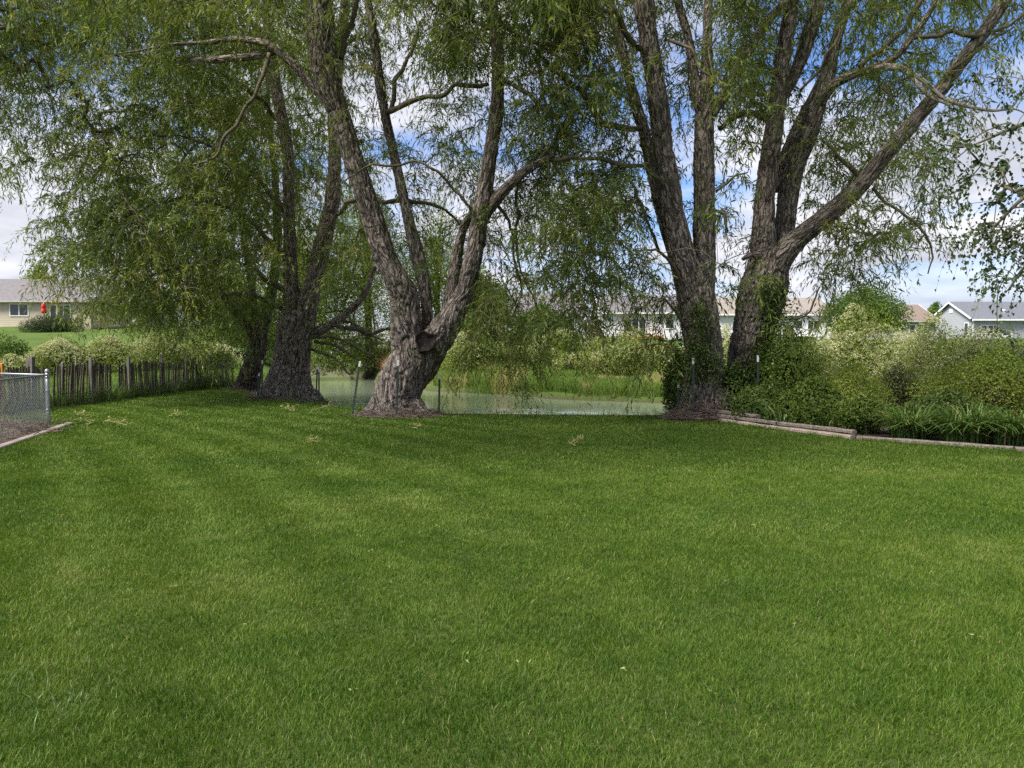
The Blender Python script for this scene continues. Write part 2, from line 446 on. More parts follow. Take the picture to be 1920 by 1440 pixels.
# ------------------------------------------------------------------ terrain
CREEK = np.array([(60, 34), (30, 27.5), (15, 24), (4, 21.2), (-1, 21.6), (-4.5, 24.6), (-7.6, 29.4), (-9.6, 34.5), (-13, 45), (-18, 60), (-24, 80),
                  (-18.5, 80), (-12.5, 66), (-8, 52), (-4.2, 42), (0, 38.6), (1.5, 36.5), (3.3, 34.6), (6.5, 32.9), (15, 33.5), (30, 38), (60, 48)], float)
def seg_dist(p, a, b):
    ab = b - a
    t = np.clip(((p - a) @ ab) / (ab @ ab), 0, 1)
    return np.linalg.norm(p - (a + t[:, None] * ab), axis=1)
def creek_sd(x, y):
    p = np.stack([np.ravel(x), np.ravel(y)], 1).astype(float)
    d = np.full(len(p), 1e9); inside = np.zeros(len(p), bool)
    for i in range(len(CREEK)):
        a, b = CREEK[i], CREEK[(i + 1) % len(CREEK)]
        d = np.minimum(d, seg_dist(p, a, b))
        c = (a[1] > p[:, 1]) != (b[1] > p[:, 1])
        if a[1] != b[1]:
            xi = a[0] + (p[:, 1] - a[1]) * (b[0] - a[0]) / (b[1] - a[1])
            inside ^= c & (p[:, 0] < xi)
    return np.where(inside, -d, d).reshape(np.shape(x))
WATER_Z = -0.70
def height(x, y):
    x = np.asarray(x, float); y = np.asarray(y, float)
    sd = creek_sd(x, y)
    sd = sd + (vnoise(np.stack([x * 0.5, y * 0.5, 0 * x], -1)) - 0.5) * 0.8 * sstep(19, 26, y)
    B = np.interp(y, [36, 45, 52, 60, 75, 84, 100, 300], [0.0, 0.35, 0.9, 1.6, 2.4, 2.7, 2.9, 3.5])
    B = B + sstep(-14, -30, x) * np.interp(y, [44, 60, 75, 90], [0, 0.55, 1.3, 1.3])
    B = B + (fbm(np.stack([x * 0.25, y * 0.25, 0 * x], -1), 2) - 0.5) * 0.5 * sstep(34, 44, y)
    wid = np.where(y < 30, 3.1, 3.6)
    land = WATER_Z + (B - WATER_Z) * sstep(-0.6, 1, sd / wid)
    bed = WATER_Z - 0.06 - np.clip(-sd * 0.25, 0, 0.7)
    return np.where(sd > 0, np.maximum(land, WATER_Z - 0.05), bed) + 0
def axis(breaks):
    r = [np.arange(a, b, s) for a, b, s in breaks]
    return np.concatenate(r)
gx = axis([(-700, -120, 40), (-120, -40, 3), (-40, -16, 0.8), (-16, 14, 0.3), (14, 40, 0.8), (40, 120, 3), (120, 701, 40)])
gy = axis([(-60, 0, 6), (0, 14, 1), (14, 48, 0.3), (48, 90, 1.2), (90, 200, 8), (200, 1200, 60)])
X, Y = np.meshgrid(gx, gy)
Z = height(X, Y)
nx, ny = len(gx), len(gy)
i = (np.arange(ny - 1)[:, None] * nx + np.arange(nx - 1)[None]).ravel()
gq = np.stack([i, i + 1, i + nx + 1, i + nx], 1)
gsd = creek_sd(X, Y)
mud = np.clip(1 - (Z - WATER_Z) / 0.22, 0, 1)
gm, nt2, o2 = new_mat('turf_ground')
b2 = nt2.nodes.new('ShaderNodeBsdfPrincipled'); b2.inputs['Roughness'].default_value = 0.95; b2.inputs['Specular IOR Level'].default_value = 0.1
n1 = noise_node(nt2, 0.35, 5); n2 = noise_node(nt2, 14, 4, 0.7)
c1 = ramp_node(nt2, [(0.3, (0.045, 0.080, 0.016)), (0.7, (0.10, 0.145, 0.034))], math_node(nt2, 'ADD', math_node(nt2, 'MULTIPLY', n1, 0.5), math_node(nt2, 'MULTIPLY', n2, 0.5)))
at2 = nt2.nodes.new('ShaderNodeAttribute'); at2.attribute_name = 'mud'
mm = nt2.nodes.new('ShaderNodeMix'); mm.data_type = 'RGBA'; nt2.links.new(at2.outputs['Fac'], mm.inputs['Factor'])
nt2.links.new(c1, mm.inputs['A']); mm.inputs['B'].default_value = (0.07, 0.058, 0.036, 1)
at3 = nt2.nodes.new('ShaderNodeAttribute'); at3.attribute_name = 'thatch'
mm2 = nt2.nodes.new('ShaderNodeMix'); mm2.data_type = 'RGBA'; nt2.links.new(at3.outputs['Fac'], mm2.inputs['Factor'])
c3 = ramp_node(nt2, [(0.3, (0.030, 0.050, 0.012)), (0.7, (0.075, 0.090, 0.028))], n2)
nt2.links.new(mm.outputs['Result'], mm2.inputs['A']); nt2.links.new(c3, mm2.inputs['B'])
nt2.links.new(mm2.outputs['Result'], b2.inputs['Base Color'])
bn2 = nt2.nodes.new('ShaderNodeBump'); bn2.inputs['Strength'].default_value = 0.5; bn2.inputs['Distance'].default_value = 0.05
nt2.links.new(n2, bn2.inputs['Height']); nt2.links.new(bn2.outputs[0], b2.inputs['Normal'])
nt2.links.new(b2.outputs[0], o2.inputs[0])
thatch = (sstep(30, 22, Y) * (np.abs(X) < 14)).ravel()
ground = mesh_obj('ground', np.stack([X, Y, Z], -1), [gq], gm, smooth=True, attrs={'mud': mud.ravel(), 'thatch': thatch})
tag(ground, kind='structure')

# water
wmat, nt3, o3 = new_mat('creek_water')
wb = nt3.nodes.new('ShaderNodeBsdfPrincipled')
wb.inputs['Roughness'].default_value = 0.03; wb.inputs['IOR'].default_value = 1.33
tc3 = nt3.nodes.new('ShaderNodeTexCoord')
wn = noise_node(nt3, 1.0, 5, 0.6, tc3.outputs['Object'], (0.8, 2.4, 1))
wn2 = noise_node(nt3, 1.0, 5, 0.65, tc3.outputs['Object'], (0.28, 0.9, 1))
fo = nt3.nodes.new('ShaderNodeMapRange'); fo.inputs[1].default_value = 0.45; fo.inputs[2].default_value = 0.56
nt3.links.new(wn2, fo.inputs[0])
fm = nt3.nodes.new('ShaderNodeAttribute'); fm.attribute_name = 'riffle'
sep3 = noise_node(nt3, 1.0, 6, 0.7, tc3.outputs['Object'], (1.8, 2.2, 1))
fo2 = nt3.nodes.new('ShaderNodeMapRange'); fo2.inputs[1].default_value = 0.43; fo2.inputs[2].default_value = 0.54; nt3.links.new(sep3, fo2.inputs[0])
foam = math_node(nt3, 'MULTIPLY', math_node(nt3, 'MULTIPLY', fm.outputs['Fac'], fo2.outputs[0]), math_node(nt3, 'ADD', fo.outputs[0], 0.6))
mw = nt3.nodes.new('ShaderNodeMix'); mw.data_type = 'RGBA'
nt3.links.new(foam, mw.inputs['Factor']); mw.inputs['A'].default_value = (0.20, 0.235, 0.16, 1); mw.inputs['B'].default_value = (0.75, 0.78, 0.80, 1)
nt3.links.new(mw.outputs['Result'], wb.inputs['Base Color'])
wbn = nt3.nodes.new('ShaderNodeBump'); wbn.inputs['Strength'].default_value = 0.16; wbn.inputs['Distance'].default_value = 0.05
nt3.links.new(wn, wbn.inputs['Height']); nt3.links.new(wbn.outputs[0], wb.inputs['Normal'])
nt3.links.new(wb.outputs[0], o3.inputs[0])
wx = axis([(-40, -10, 1), (-10, 12, 0.3), (12, 70, 2)]); wy = axis([(17, 42, 0.3), (42, 90, 2)])
WX, WY = np.meshgrid(wx, wy)
WZ = WATER_Z + 0 * WX
rif = sstep(4.5, 0.5, np.abs(WX - 1.8)) * sstep(31, 27.5, WY + 0.12 * WX) * 1.0 + 0.10 * sstep(6, 2, np.abs(WX)) * sstep(33, 30, WY)
nwx, nwy = len(wx), len(wy)
i = (np.arange(nwy - 1)[:, None] * nwx + np.arange(nwx - 1)[None]).ravel()
cxm = 0.5 * (WX.ravel()[i] + WX.ravel()[i + nwx + 1]); cym = 0.5 * (WY.ravel()[i] + WY.ravel()[i + nwx + 1])
keep = creek_sd(cxm, cym) < 1.5
wq = np.stack([i, i + 1, i + nwx + 1, i + nwx], 1)[keep]
water = mesh_obj('water', np.stack([WX, WY, WZ], -1), [wq], wmat, smooth=True, attrs={'riffle': np.clip(rif, 0, 1).ravel()})
tag(water, kind='structure')

# ------------------------------------------------------------------ lawn blades
TIMB = np.array([(4.35, 17.7), (4.9, 16.1), (5.45, 14.7), (6.05, 13.6), (6.9, 12.75), (7.95, 12.0), (9.3, 11.35), (11.0, 10.9)])
def timber_x(y):     # bed edge: x as a function of y
    return np.interp(y, TIMB[::-1, 1], TIMB[::-1, 0])
def kerb_x(y):
    return -8.72 - (y - 13.25) * 0.31
TREE_BASE = {'c': (-2.75, 18.75, 0.86), 'l': (-7.45, 25.8, 1.25), 'b': (-10.6, 31.6, 0.95)}
def lawn_mask(x, y):
    m = (x > np.where(y < 16.4, kerb_x(y) + 0.22, -12.45)) & (x < np.where(y < 17.7, timber_x(y) - 0.05, 4.2))
    m &= creek_sd(x, y) > 2.55 - 0.5 * vnoise(np.stack([x * 2, y * 2, x * 0], -1))
    for (cx_, cy_, r_) in TREE_BASE.values():
        m &= ((x - cx_) ** 2 + ((y - cy_) * 1.0) ** 2) > r_ ** 2
    return m
def blades(x, y, h, wd, lean, r, z=None):
    n = len(x)
    z = height(x, y) if z is None else z
    base = np.stack([x, y, z - 0.004], 1)
    a = r.uniform(0, 2 * np.pi, n)
    s = np.stack([np.cos(a), np.sin(a), 0 * a], 1)
    tip = base + lean * h[:, None]; tip[:, 2] += h * 0.92
    mid = base + lean * h[:, None] * 0.32; mid[:, 2] += h * 0.55
    wv = wd[:, None] * 0.5 * s
    v = np.stack([base - wv, base + wv, mid + wv * 0.8, mid - wv * 0.8, tip], 1).reshape(-1, 3)
    b = np.arange(n)[:, None] * 5
    q = b + np.array([[0, 1, 2, 3]]); t = b + np.array([[3, 2, 4]])
    return v, q, t
def scatter(n, x0, x1, y0, y1, r):
    return r.uniform(x0, x1, n), r.uniform(y0, y1, n)
bx_, by_, bh_, bw_ = [], [], [], []
for (y0, y1, dens, hh, ww) in ((1.8, 4.2, 17000, 0.048, 0.0029), (4.2, 6.5, 12000, 0.048, 0.0034), (6.5, 10, 6500, 0.048, 0.0047), (10, 15, 2600, 0.05, 0.0078), (15, 22, 900, 0.055, 0.014), (22, 36, 330, 0.055, 0.02)):
    xl, xr = -0.70 * y1 - 1.2, 0.70 * y1 + 1.2
    xl = max(xl, -12.6); xr = min(xr, 11)
    n = int((xr - xl) * (y1 - y0) * dens)
    x, y = scatter(n, xl, xr, y0, y1, rng)
    k = lawn_mask(x, y)
    x, y = x[k], y[k]
    bx_.append(x); by_.append(y)
    bh_.append(hh * rng.uniform(0.55, 1.25, len(x))); bw_.append(ww * rng.uniform(0.7, 1.3, len(x)))
x, y, h, wd = map(np.concatenate, (bx_, by_, bh_, bw_))
clump = fbm(np.stack([x * 3.1, y * 3.1, 0 * x], -1), 3)
h = h * (0.55 + 0.62 * clump)
# mowing passes alternate the lean of the blades
stripe = np.sin((x * 0.93 + 0.30 * y + 0.015 * y * y) * 2 * np.pi / 1.1)
la = rng.uniform(0, 2 * np.pi, len(x)); lm = rng.uniform(0.1, 0.85, len(x))
wl = fbm(np.stack([x * 1.3 + 9, y * 1.3, 0 * x], -1), 2) * 9
lean = np.stack([np.cos(la) * lm + 0.08 * np.cos(wl), np.sin(la) * lm + 0.08 * np.sin(wl) + 0.16 * stripe * sstep(2.0, -2.5, x), 0 * la], 1)
v, q, t = blades(x, y, h, wd, lean, rng)
pat = fbm(np.stack([x * 0.55 + 20, y * 1.0, 0 * x], -1), 3)
tone = np.clip(0.40 + rng.normal(0, 0.15, len(x)) + 0.5 * (fbm(np.stack([x * 6, y * 6, 0 * x + 4], -1), 2) - 0.5) + 0.5 * (pat - 0.5) + 0.05 * stripe * sstep(3.5, -2, x), 0, 0.93)  # stripe term paints the light-dark banding of leaning blades into the tone
tone = np.where(rng.random(len(x)) < 0.02, 1.0, tone)
lawn = mesh_obj('lawn_grass', v, [q, t], M['grass'], attrs={'tone': np.repeat(tone, 5)})
tag(lawn, 'short mown green lawn grass', 'grass', kind='stuff')

# tall bank grass and the unmown lip
def long_grass(name, x, y, h, wd, mat, label, r, leanm=0.45, tonef=None):
    a = r.uniform(0, 2 * np.pi, len(x)); m = r.uniform(0.1, leanm * 2, len(x))
    ln = np.stack([np.cos(a) * m, np.sin(a) * m, 0 * a], 1)
    v, q, t = blades(x, y, h, wd, ln, r)
    tn = np.clip(0.45 + r.normal(0, 0.2, len(x)), 0, 0.95) if tonef is None else tonef
    o = mesh_obj(name, v, [q, t], mat, attrs={'tone': np.repeat(tn, 5)})
    return tag(o, label, 'grass', kind='stuff')
x, y = scatter(330000, -16, 16, 31, 52, rng)
sd = creek_sd(x, y); zz = height(x, y)
k = (sd > 0.12) & (y > 32) & (x > -0.24 * y - 2) & (x < 0.36 * y)
dn = fbm(np.stack([x * 0.7, y * 0.7, 0 * x], -1), 3)
k &= rng.random(len(x)) < np.where(y < 46, 0.75, 0.45)
x, y, dn, sd = x[k], y[k], dn[k], sd[k]
dryp = fbm(np.stack([x * 0.6 + 31, y * 0.6, 0 * x], -1), 3)
tn = np.clip(0.45 + rng.normal(0, 0.18, len(x)) + (dn - 0.5) * 0.8, 0, 0.9)
tn = np.where((dryp > 0.60) & (sd < 4) & (rng.random(len(x)) < 0.75), 1.0, tn)
long_grass('bank_grass', x, y, (0.14 + 0.75 * dn ** 1.6 + 0.25 * (sd < 1.0)) * rng.uniform(0.4, 1.25, len(x)), rng.uniform(0.012, 0.03, len(x)), M['bank'], 'bright green tall grass on the far bank of the creek', rng, 0.4, tn)
x, y = scatter(26000, -8, 5.2, 16.5, 27, rng)
sd = creek_sd(x, y); k = (sd < 2.7) & (sd > 0.3) & (y < 26.5) & (rng.random(len(x)) < np.where(sd > 1.9, 0.55, 0.25))
x, y = x[k], y[k]
long_grass('lip_grass', x, y, rng.uniform(0.06, 0.26, len(x)) * np.where(rng.random(len(x)) < 0.12, 1.7, 0.8), rng.uniform(0.006, 0.013, len(x)), M['lily'], 'unmown grass along the edge of the lawn above the creek', rng, 0.35)
tt = rng.random(5000); kx = np.interp(tt, np.linspace(0, 1, len(TIMB)), TIMB[:, 0]); ky = np.interp(tt, np.linspace(0, 1, len(TIMB)), TIMB[:, 1])
x = kx - 0.10 - 0.10 * rng.random(5000); y = ky - 0.08 * rng.random(5000)
k = fbm(np.stack([x * 3, y * 3, 0 * x], -1), 2) > 0.42
x, y = x[k], y[k]
long_grass('edge_grass', x, y, rng.uniform(0.04, 0.12, len(x)), rng.uniform(0.004, 0.009, len(x)), M['grass'], 'untrimmed grass leaning on the landscape timbers', rng, 0.35)
x = rng.normal(-2.33, 0.22, 170); y = rng.normal(3.72, 0.2, 170)
x = np.concatenate([x, rng.normal(-2.0, 0.12, 70)]); y = np.concatenate([y, rng.normal(3.35, 0.10, 70)])
long_grass('coarse_grass', x, y, rng.uniform(0.04, 0.085, len(x)), rng.uniform(0.003, 0.0055, len(x)), M['coarse'], 'patch of coarse pale grey-green grass in the left foreground of the lawn', rng, 0.5)
# rough grass left of the picket fence
x, y = scatter(60000, -26, -12.2, 18, 46, rng)
k = (x < -12.75) & (creek_sd(x, y) > 0.5)
x, y = x[k], y[k]
long_grass('rough_grass', x, y, rng.uniform(0.08, 0.3, len(x)), rng.uniform(0.012, 0.03, len(x)), M['bank'], 'rough pale green grass behind the picket fence', rng)
x = -12.95 + rng.normal(0, 0.17, 12000); x = np.where(rng.random(12000) < .12, -12.5, x); y = rng.uniform(18.5, 35, 12000)
k = creek_sd(x, y) > 0.5
x, y = x[k], y[k]
long_grass('fence_weeds', x, y, rng.uniform(0.15, 0.65, len(x)), rng.uniform(0.008, 0.02, len(x)), M['lily'], 'tall dark weeds growing along the picket fence', rng)

# soil bed behind the landscape timbers
bp = [(a - 0.0, b) for a, b in TIMB] + [(20, 10.9), (20, 20), (5.5, 20), (4.0, 18.6)]
bp = np.array(bp)
from mathutils import geometry as mgeo
tri = mgeo.tessellate_polygon([[(float(a), float(b), 0) for a, b in bp]])
bv = np.stack([bp[:, 0], bp[:, 1], 0.006 + 0 * bp[:, 0]], 1)
tag(mesh_obj('soil_bed', bv, [np.array(tri)], M['soil']), kind='structure')
kp = np.array([(kerb_x(16.0), 16.05), (kerb_x(8.0), 8.0), (-20, 8.0), (-20, 20), (-13, 17.9)])
tri = mgeo.tessellate_polygon([[(float(a), float(b), 0) for a, b in kp]])
tag(mesh_obj('soil_yard', np.stack([kp[:, 0], kp[:, 1], 0.006 + 0 * kp[:, 0]], 1), [np.array(tri)], M['soil']), kind='structure')

# ------------------------------------------------------------------ trees
class Limb:
    def __init__(s, pts, parent_r=None):
        """pts: (px, py, depth, radius in photo pixels)"""
        a = np.array(pts, float)
        w_ = P(a[:, 0], a[:, 1], a[:, 2])
        r_ = a[:, 3] * a[:, 2] / F
        c = catmull(np.concatenate([w_, r_[:, None]], 1), 0.10)
        s.p = c[:, :3]; s.r = np.maximum(c[:, 3] * 0.95, 0.006)
def bark_trunk(name, limbs, mat, parent, voxel=0.027, twist=0.0, depth=0.034, seed=0, smooth_it=14):
    mb = MB()
    for L in limbs:
        mb.tube(L.p, L.r, 20)
    tmp = mb.build('tmp_trunk', None)
    md = tmp.modifiers.new('r', 'REMESH'); md.mode = 'VOXEL'; md.voxel_size = voxel; md.adaptivity = 0
    sm = tmp.modifiers.new('s', 'SMOOTH'); sm.factor = 0.5; sm.iterations = smooth_it
    dg = bpy.context.evaluated_depsgraph_get()
    me = tmp.evaluated_get(dg).to_mesh()
    n = len(me.vertices)
    co = np.empty(n * 3, np.float32); me.vertices.foreach_get('co', co); co = co.reshape(-1, 3).astype(float)
    nr = np.empty(n * 3, np.float32); me.vertices.foreach_get('normal', nr); nr = nr.reshape(-1, 3).astype(float)
    nl = len(me.loops); li = np.empty(nl, np.int32); me.loops.foreach_get('vertex_index', li)
    lt = np.empty(len(me.polygons), np.int32); me.polygons.foreach_get('loop_total', lt)
    ls = np.empty(len(me.polygons), np.int32); me.polygons.foreach_get('loop_start', ls)
    faces = []
    for k in (3, 4):
        s_ = ls[lt == k]
        if len(s_): faces.append(li[s_[:, None] + np.arange(k)[None]])
    tmp.evaluated_get(dg).to_mesh_clear()
    m0 = tmp.data
    bpy.data.objects.remove(tmp); bpy.data.meshes.remove(m0)
    sp = np.concatenate([L.p for L in limbs]); sr = np.concatenate([L.r for L in limbs])
    tg = np.concatenate([unit(np.gradient(L.p, axis=0)) for L in limbs])
    sv = np.concatenate([np.concatenate([[0], np.cumsum(np.linalg.norm(np.diff(L.p, axis=0), axis=1))]) + 13.7 * i_ for i_, L in enumerate(limbs)])
    idx = np.empty(n, np.int64)
    for a in range(0, n, 20000):
        d = np.linalg.norm(co[a:a + 20000, None] - sp[None], axis=2) - sr[None]
        idx[a:a + 20000] = d.argmin(1)
    t = tg[idx]; e1, e2 = frames(t)
    rel = co - sp[idx]
    along = (rel * t).sum(1); vv = sv[idx] + along
    th = np.arctan2((rel * e2).sum(1), (rel * e1).sum(1)) + twist * np.clip(co[:, 2], 0, 2.6)
    rr = sr[idx]
    bc = np.stack([np.cos(th) * rr, np.sin(th) * rr, vv], 1)
    wp = np.stack([vnoise(bc * 3.0 + 5), vnoise(bc * 3.0 + 25), vnoise(bc * 2.0 + 45)], 1) - 0.5
    q = bc * np.array([14.5, 14.5, 3.2]) + wp * np.array([2.2, 2.2, 1.1]) + seed * 11.3
    rdg = np.minimum(np.abs(2 * vnoise(q) - 1) * 2.6, 1)
    rdg2 = np.minimum(np.abs(2 * vnoise(q * np.array([2.0, 2.0, 2.4]) + 17) - 1) * 2.2, 1)
    ridge = 0.68 * rdg + 0.32 * rdg2
    lump = fbm(co * 1.6 + seed, 2) - 0.5
    sc = np.clip(rr / 0.38, 0.12, 1.15)
    co2 = co + nr * ((ridge - 0.76)[:, None] * depth * 1.7 * sc[:, None] + lump[:, None] * 0.09 * sc[:, None])
    # ridge attribute: dark in furrows
    return mesh_obj(name, co2, faces, mat, parent, True, {'bark': bc, 'ridge': np.clip(ridge, 0, 1)})

def parse_map(rows, y0, step=80):
    out = []
    for r_, (c0, vals) in rows.items():
        for k, v_ in enumerate(vals):
            if v_ > 0: out.append((c0 + k, r_, v_))
    return out
def crown(cells, drange, limbs, r, K=8.2, clear=None, leaf=(0.135, 0.023), shoots=6, nleaf=16, slen=(0.45, 1.15), droop=1.0, shift=28, dmid=None, cell=80, over=None):
    """foliage clusters from a coarse density map, joined to the limbs by a minimum spanning set of branches"""
    org = []
    for (c, rw, v_) in cells:
        dm = (drange[0] + drange[1]) / 2
        area = (cell * dm / F) ** 2
        n = r.poisson(v_ * K * area)
        px = (c + r.random(n)) * cell; py = (rw + r.random(n)) * cell - shift
        d = r.uniform(drange[0], drange[1], n)
        org.append(P(px, py, d))
    for (c, rw, v_) in (over or []):  # added unseen clusters above the view, put in to shade limbs and lawn
        dd_ = r.uniform(8.5, 15.5, r.poisson(v_ * K * 0.8 * (cell * 12.5 / F) ** 2)); n = len(dd_)
        px = (c + r.random(n)) * cell; py = 0 - (rw + r.random(n)) * cell - 60
        org.append(P(px, py, dd_))
    org = np.concatenate(org)
    # clump: pull clusters together so gaps open between
    cl = fbm(org * 0.75 + 3, 2)
    org = org[r.random(len(org)) < np.clip(0.42 + 4.0 * (cl - 0.42), 0.10, 1)]
    sp = np.concatenate([L.p for L in limbs]); sr = np.concatenate([L.r for L in limbs])
    if clear is not None:
        ox, oy = proj(org); lx, ly = proj(sp)
        lr = sr * F / sp[:, 1]
        bad = np.zeros(len(org), bool)
        for a in range(0, len(org), 2000):
            dd = np.hypot(ox[a:a + 2000, None] - lx[None], (oy[a:a + 2000, None] + 22) - ly[None]) - lr[None]
            j = dd.argmin(1)
            bad[a:a + 2000] = (dd.min(1) < clear) & (org[a:a + 2000, 1] < sp[j, 1] + 0.35)
        org = org[~(bad & (r.random(len(org)) < 0.93))]
    org = org[org[:, 2] > 0.4]
    n = len(org)
    # spanning growth from limb points (every 3rd sample)
    ls = sp[::4]; lr_ = sr[::4]
    d0 = np.linalg.norm(org[:, None] - ls[None], axis=2)
    near = d0.argmin(1); dist = d0.min(1) + 0.0
    par = -near - 1                       # negative: limb sample
    done = np.zeros(n, bool); order = []
    best = dist.copy()
    acc = np.zeros(n)
    for _ in range(n):
        j = np.where(done, 1e9, best).argmin()
        done[j] = True; order.append(j)
        dj = np.linalg.norm(org - org[j], axis=1) * 1.0 + 0.10 * (acc[j] + 1) * 0.3
        acc[j] = (acc[par[j]] + 1) if par[j] >= 0 else 0
        up = (~done) & (dj < best)
        best[up] = dj[up]; par[up] = j
    rad = np.full(n, 0.0042 ** 2.6)
    for j in order[::-1]:
        if par[j] >= 0: rad[par[j]] += rad[j]
    rad = np.clip(rad ** (1 / 2.6), 0.004, 0.05)
    st = np.where((par >= 0)[:, None], org[np.clip(par, 0, None)], ls[np.clip(-par - 1, 0, len(ls) - 1)])
    # curved joints: 4 pieces with sag and wiggle
    ln = np.linalg.norm(org - st, axis=1)
    wob = r.normal(size=(n, 3)) * (ln * 0.10)[:, None]
    prev = st; lim = np.where(par >= 0, 1.0, lr_[np.clip(-par - 1, 0, len(ls) - 1)] * 0.8)
    rad = np.minimum(rad, np.maximum(lim, 0.004)); rs = np.minimum(rad * 1.25, np.maximum(lim, 0.005)); mb = MB()
    K4 = 4
    for k in range(1, K4 + 1):
        f = k / K4
        cur = st + (org - st) * f + wob * (4 * f * (1 - f)) + np.array([0, 0, 1.0]) * (ln * 0.14 * 4 * f * (1 - f))[:, None]
        ra = rs + (rad - rs) * (k - 1) / K4; rb = rs + (rad - rs) * f
        mb.segs(prev, cur, ra, rb, 5)
        prev = cur
    # shoots
    S_ = shoots
    a = r.uniform(0, 2 * np.pi, (n, S_)); el = r.uniform(-0.5, 0.7, (n, S_))
    outd = unit(org - st)
    sd_ = np.stack([np.cos(a) * np.cos(el), np.sin(a) * np.cos(el), np.sin(el)], -1) + 0.7 * outd[:, None]
    sd_ = unit(sd_)
    L_ = r.uniform(slen[0], slen[1], (n, S_, 1))
    dr = droop * r.uniform(0.35, 1.0, (n, S_, 1))
    def sh(tt):
        return org[:, None] + L_ * (sd_ * tt * (1 - 0.3 * tt) + np.array([0, 0, -1.0]) * dr * tt * tt)
    prev = sh(0.0); K3 = 3
    for k in range(1, K3 + 1):
        cur = sh(k / K3)
        mb.segs(prev.reshape(-1, 3), cur.reshape(-1, 3), 0.0042 - 0.001 * k, 0.0035 - 0.001 * k + 0.0006, 3)
        prev = cur
    # leaves
    tl = (np.arange(nleaf) + 0.6)[None, None, :, None] / nleaf + r.uniform(-0.03, 0.03, (n, S_, nleaf, 1))
    tl = np.clip(tl, 0.06, 1)
    o4 = org[:, None, None]; s4 = sd_[:, :, None]; L4 = L_[:, :, None]; dr4 = dr[:, :, None]
    lp = o4 + L4 * (s4 * tl * (1 - 0.3 * tl) + np.array([0, 0, -1.0]) * dr4 * tl * tl)
    tan = unit(s4 * (1 - 0.6 * tl) + np.array([0, 0, -2.0]) * dr4 * tl)
    ld = unit(tan * 0.75 + r.normal(size=lp.shape) * 0.50 + np.array([0, 0, -0.28 * droop]))
    lp = lp.reshape(-1, 3); ld = ld.reshape(-1, 3)
    sz = 0.55 + 0.85 * r.random(len(lp)) ** 1.3
    v, q = leaf_mesh(lp, ld, leaf[0] * sz, leaf[1] * sz, r)
    ct = np.repeat(np.clip(0.44 + r.normal(0, 0.18, n) + 0.7 * (fbm(org * 0.55 + 11, 2) - 0.5), 0, 1), S_ * nleaf)
    tone = np.clip(ct + r.normal(0, 0.16, len(lp)), 0, 1)
    return mb, v, q, np.repeat(tone, 4)

def extra_branches(mb, limbs):
    for L in limbs: mb.tube(L.p, L.r, 7)
def willow(label, base, big, thin, cells, drange, mat_leaf, mat_bark, seed, group='large willow trees along the creek', twist=0.0, **kw):
    r = np.random.default_rng(seed)
    t = thing('willow_tree', label, 'tree', base, group)
    bl = [Limb(p) for p in big]; tl = [Limb(p) for p in thin]
    for L in tl:
        n_ = len(L.p); f_ = np.minimum(1, np.arange(n_) / 6.0)[:, None]
        L.p = L.p + f_ * (np.stack([vnoise(L.p * 2.3 + 9 * k_) for k_ in range(3)], 1) - 0.5) * 0.22 + f_ * (np.stack([vnoise(L.p * 6 + 5 * k_) for k_ in range(3)], 1) - 0.5) * 0.06
        L.r = L.r * 0.85 * (0.85 + 0.35 * vnoise(L.p * 5))
    bark_trunk('trunk', bl, mat_bark, t, twist=twist, seed=seed)
    mb, v, q, tone = crown(cells, drange, bl + tl, r, **kw)
    extra_branches(mb, tl)
    mb.build('branches', M['twig'], t, True)
    mesh_obj('crown', v, [q], mat_leaf, t, False, {'tone': tone})
    print('crown', label[:30], len(q))
    return t

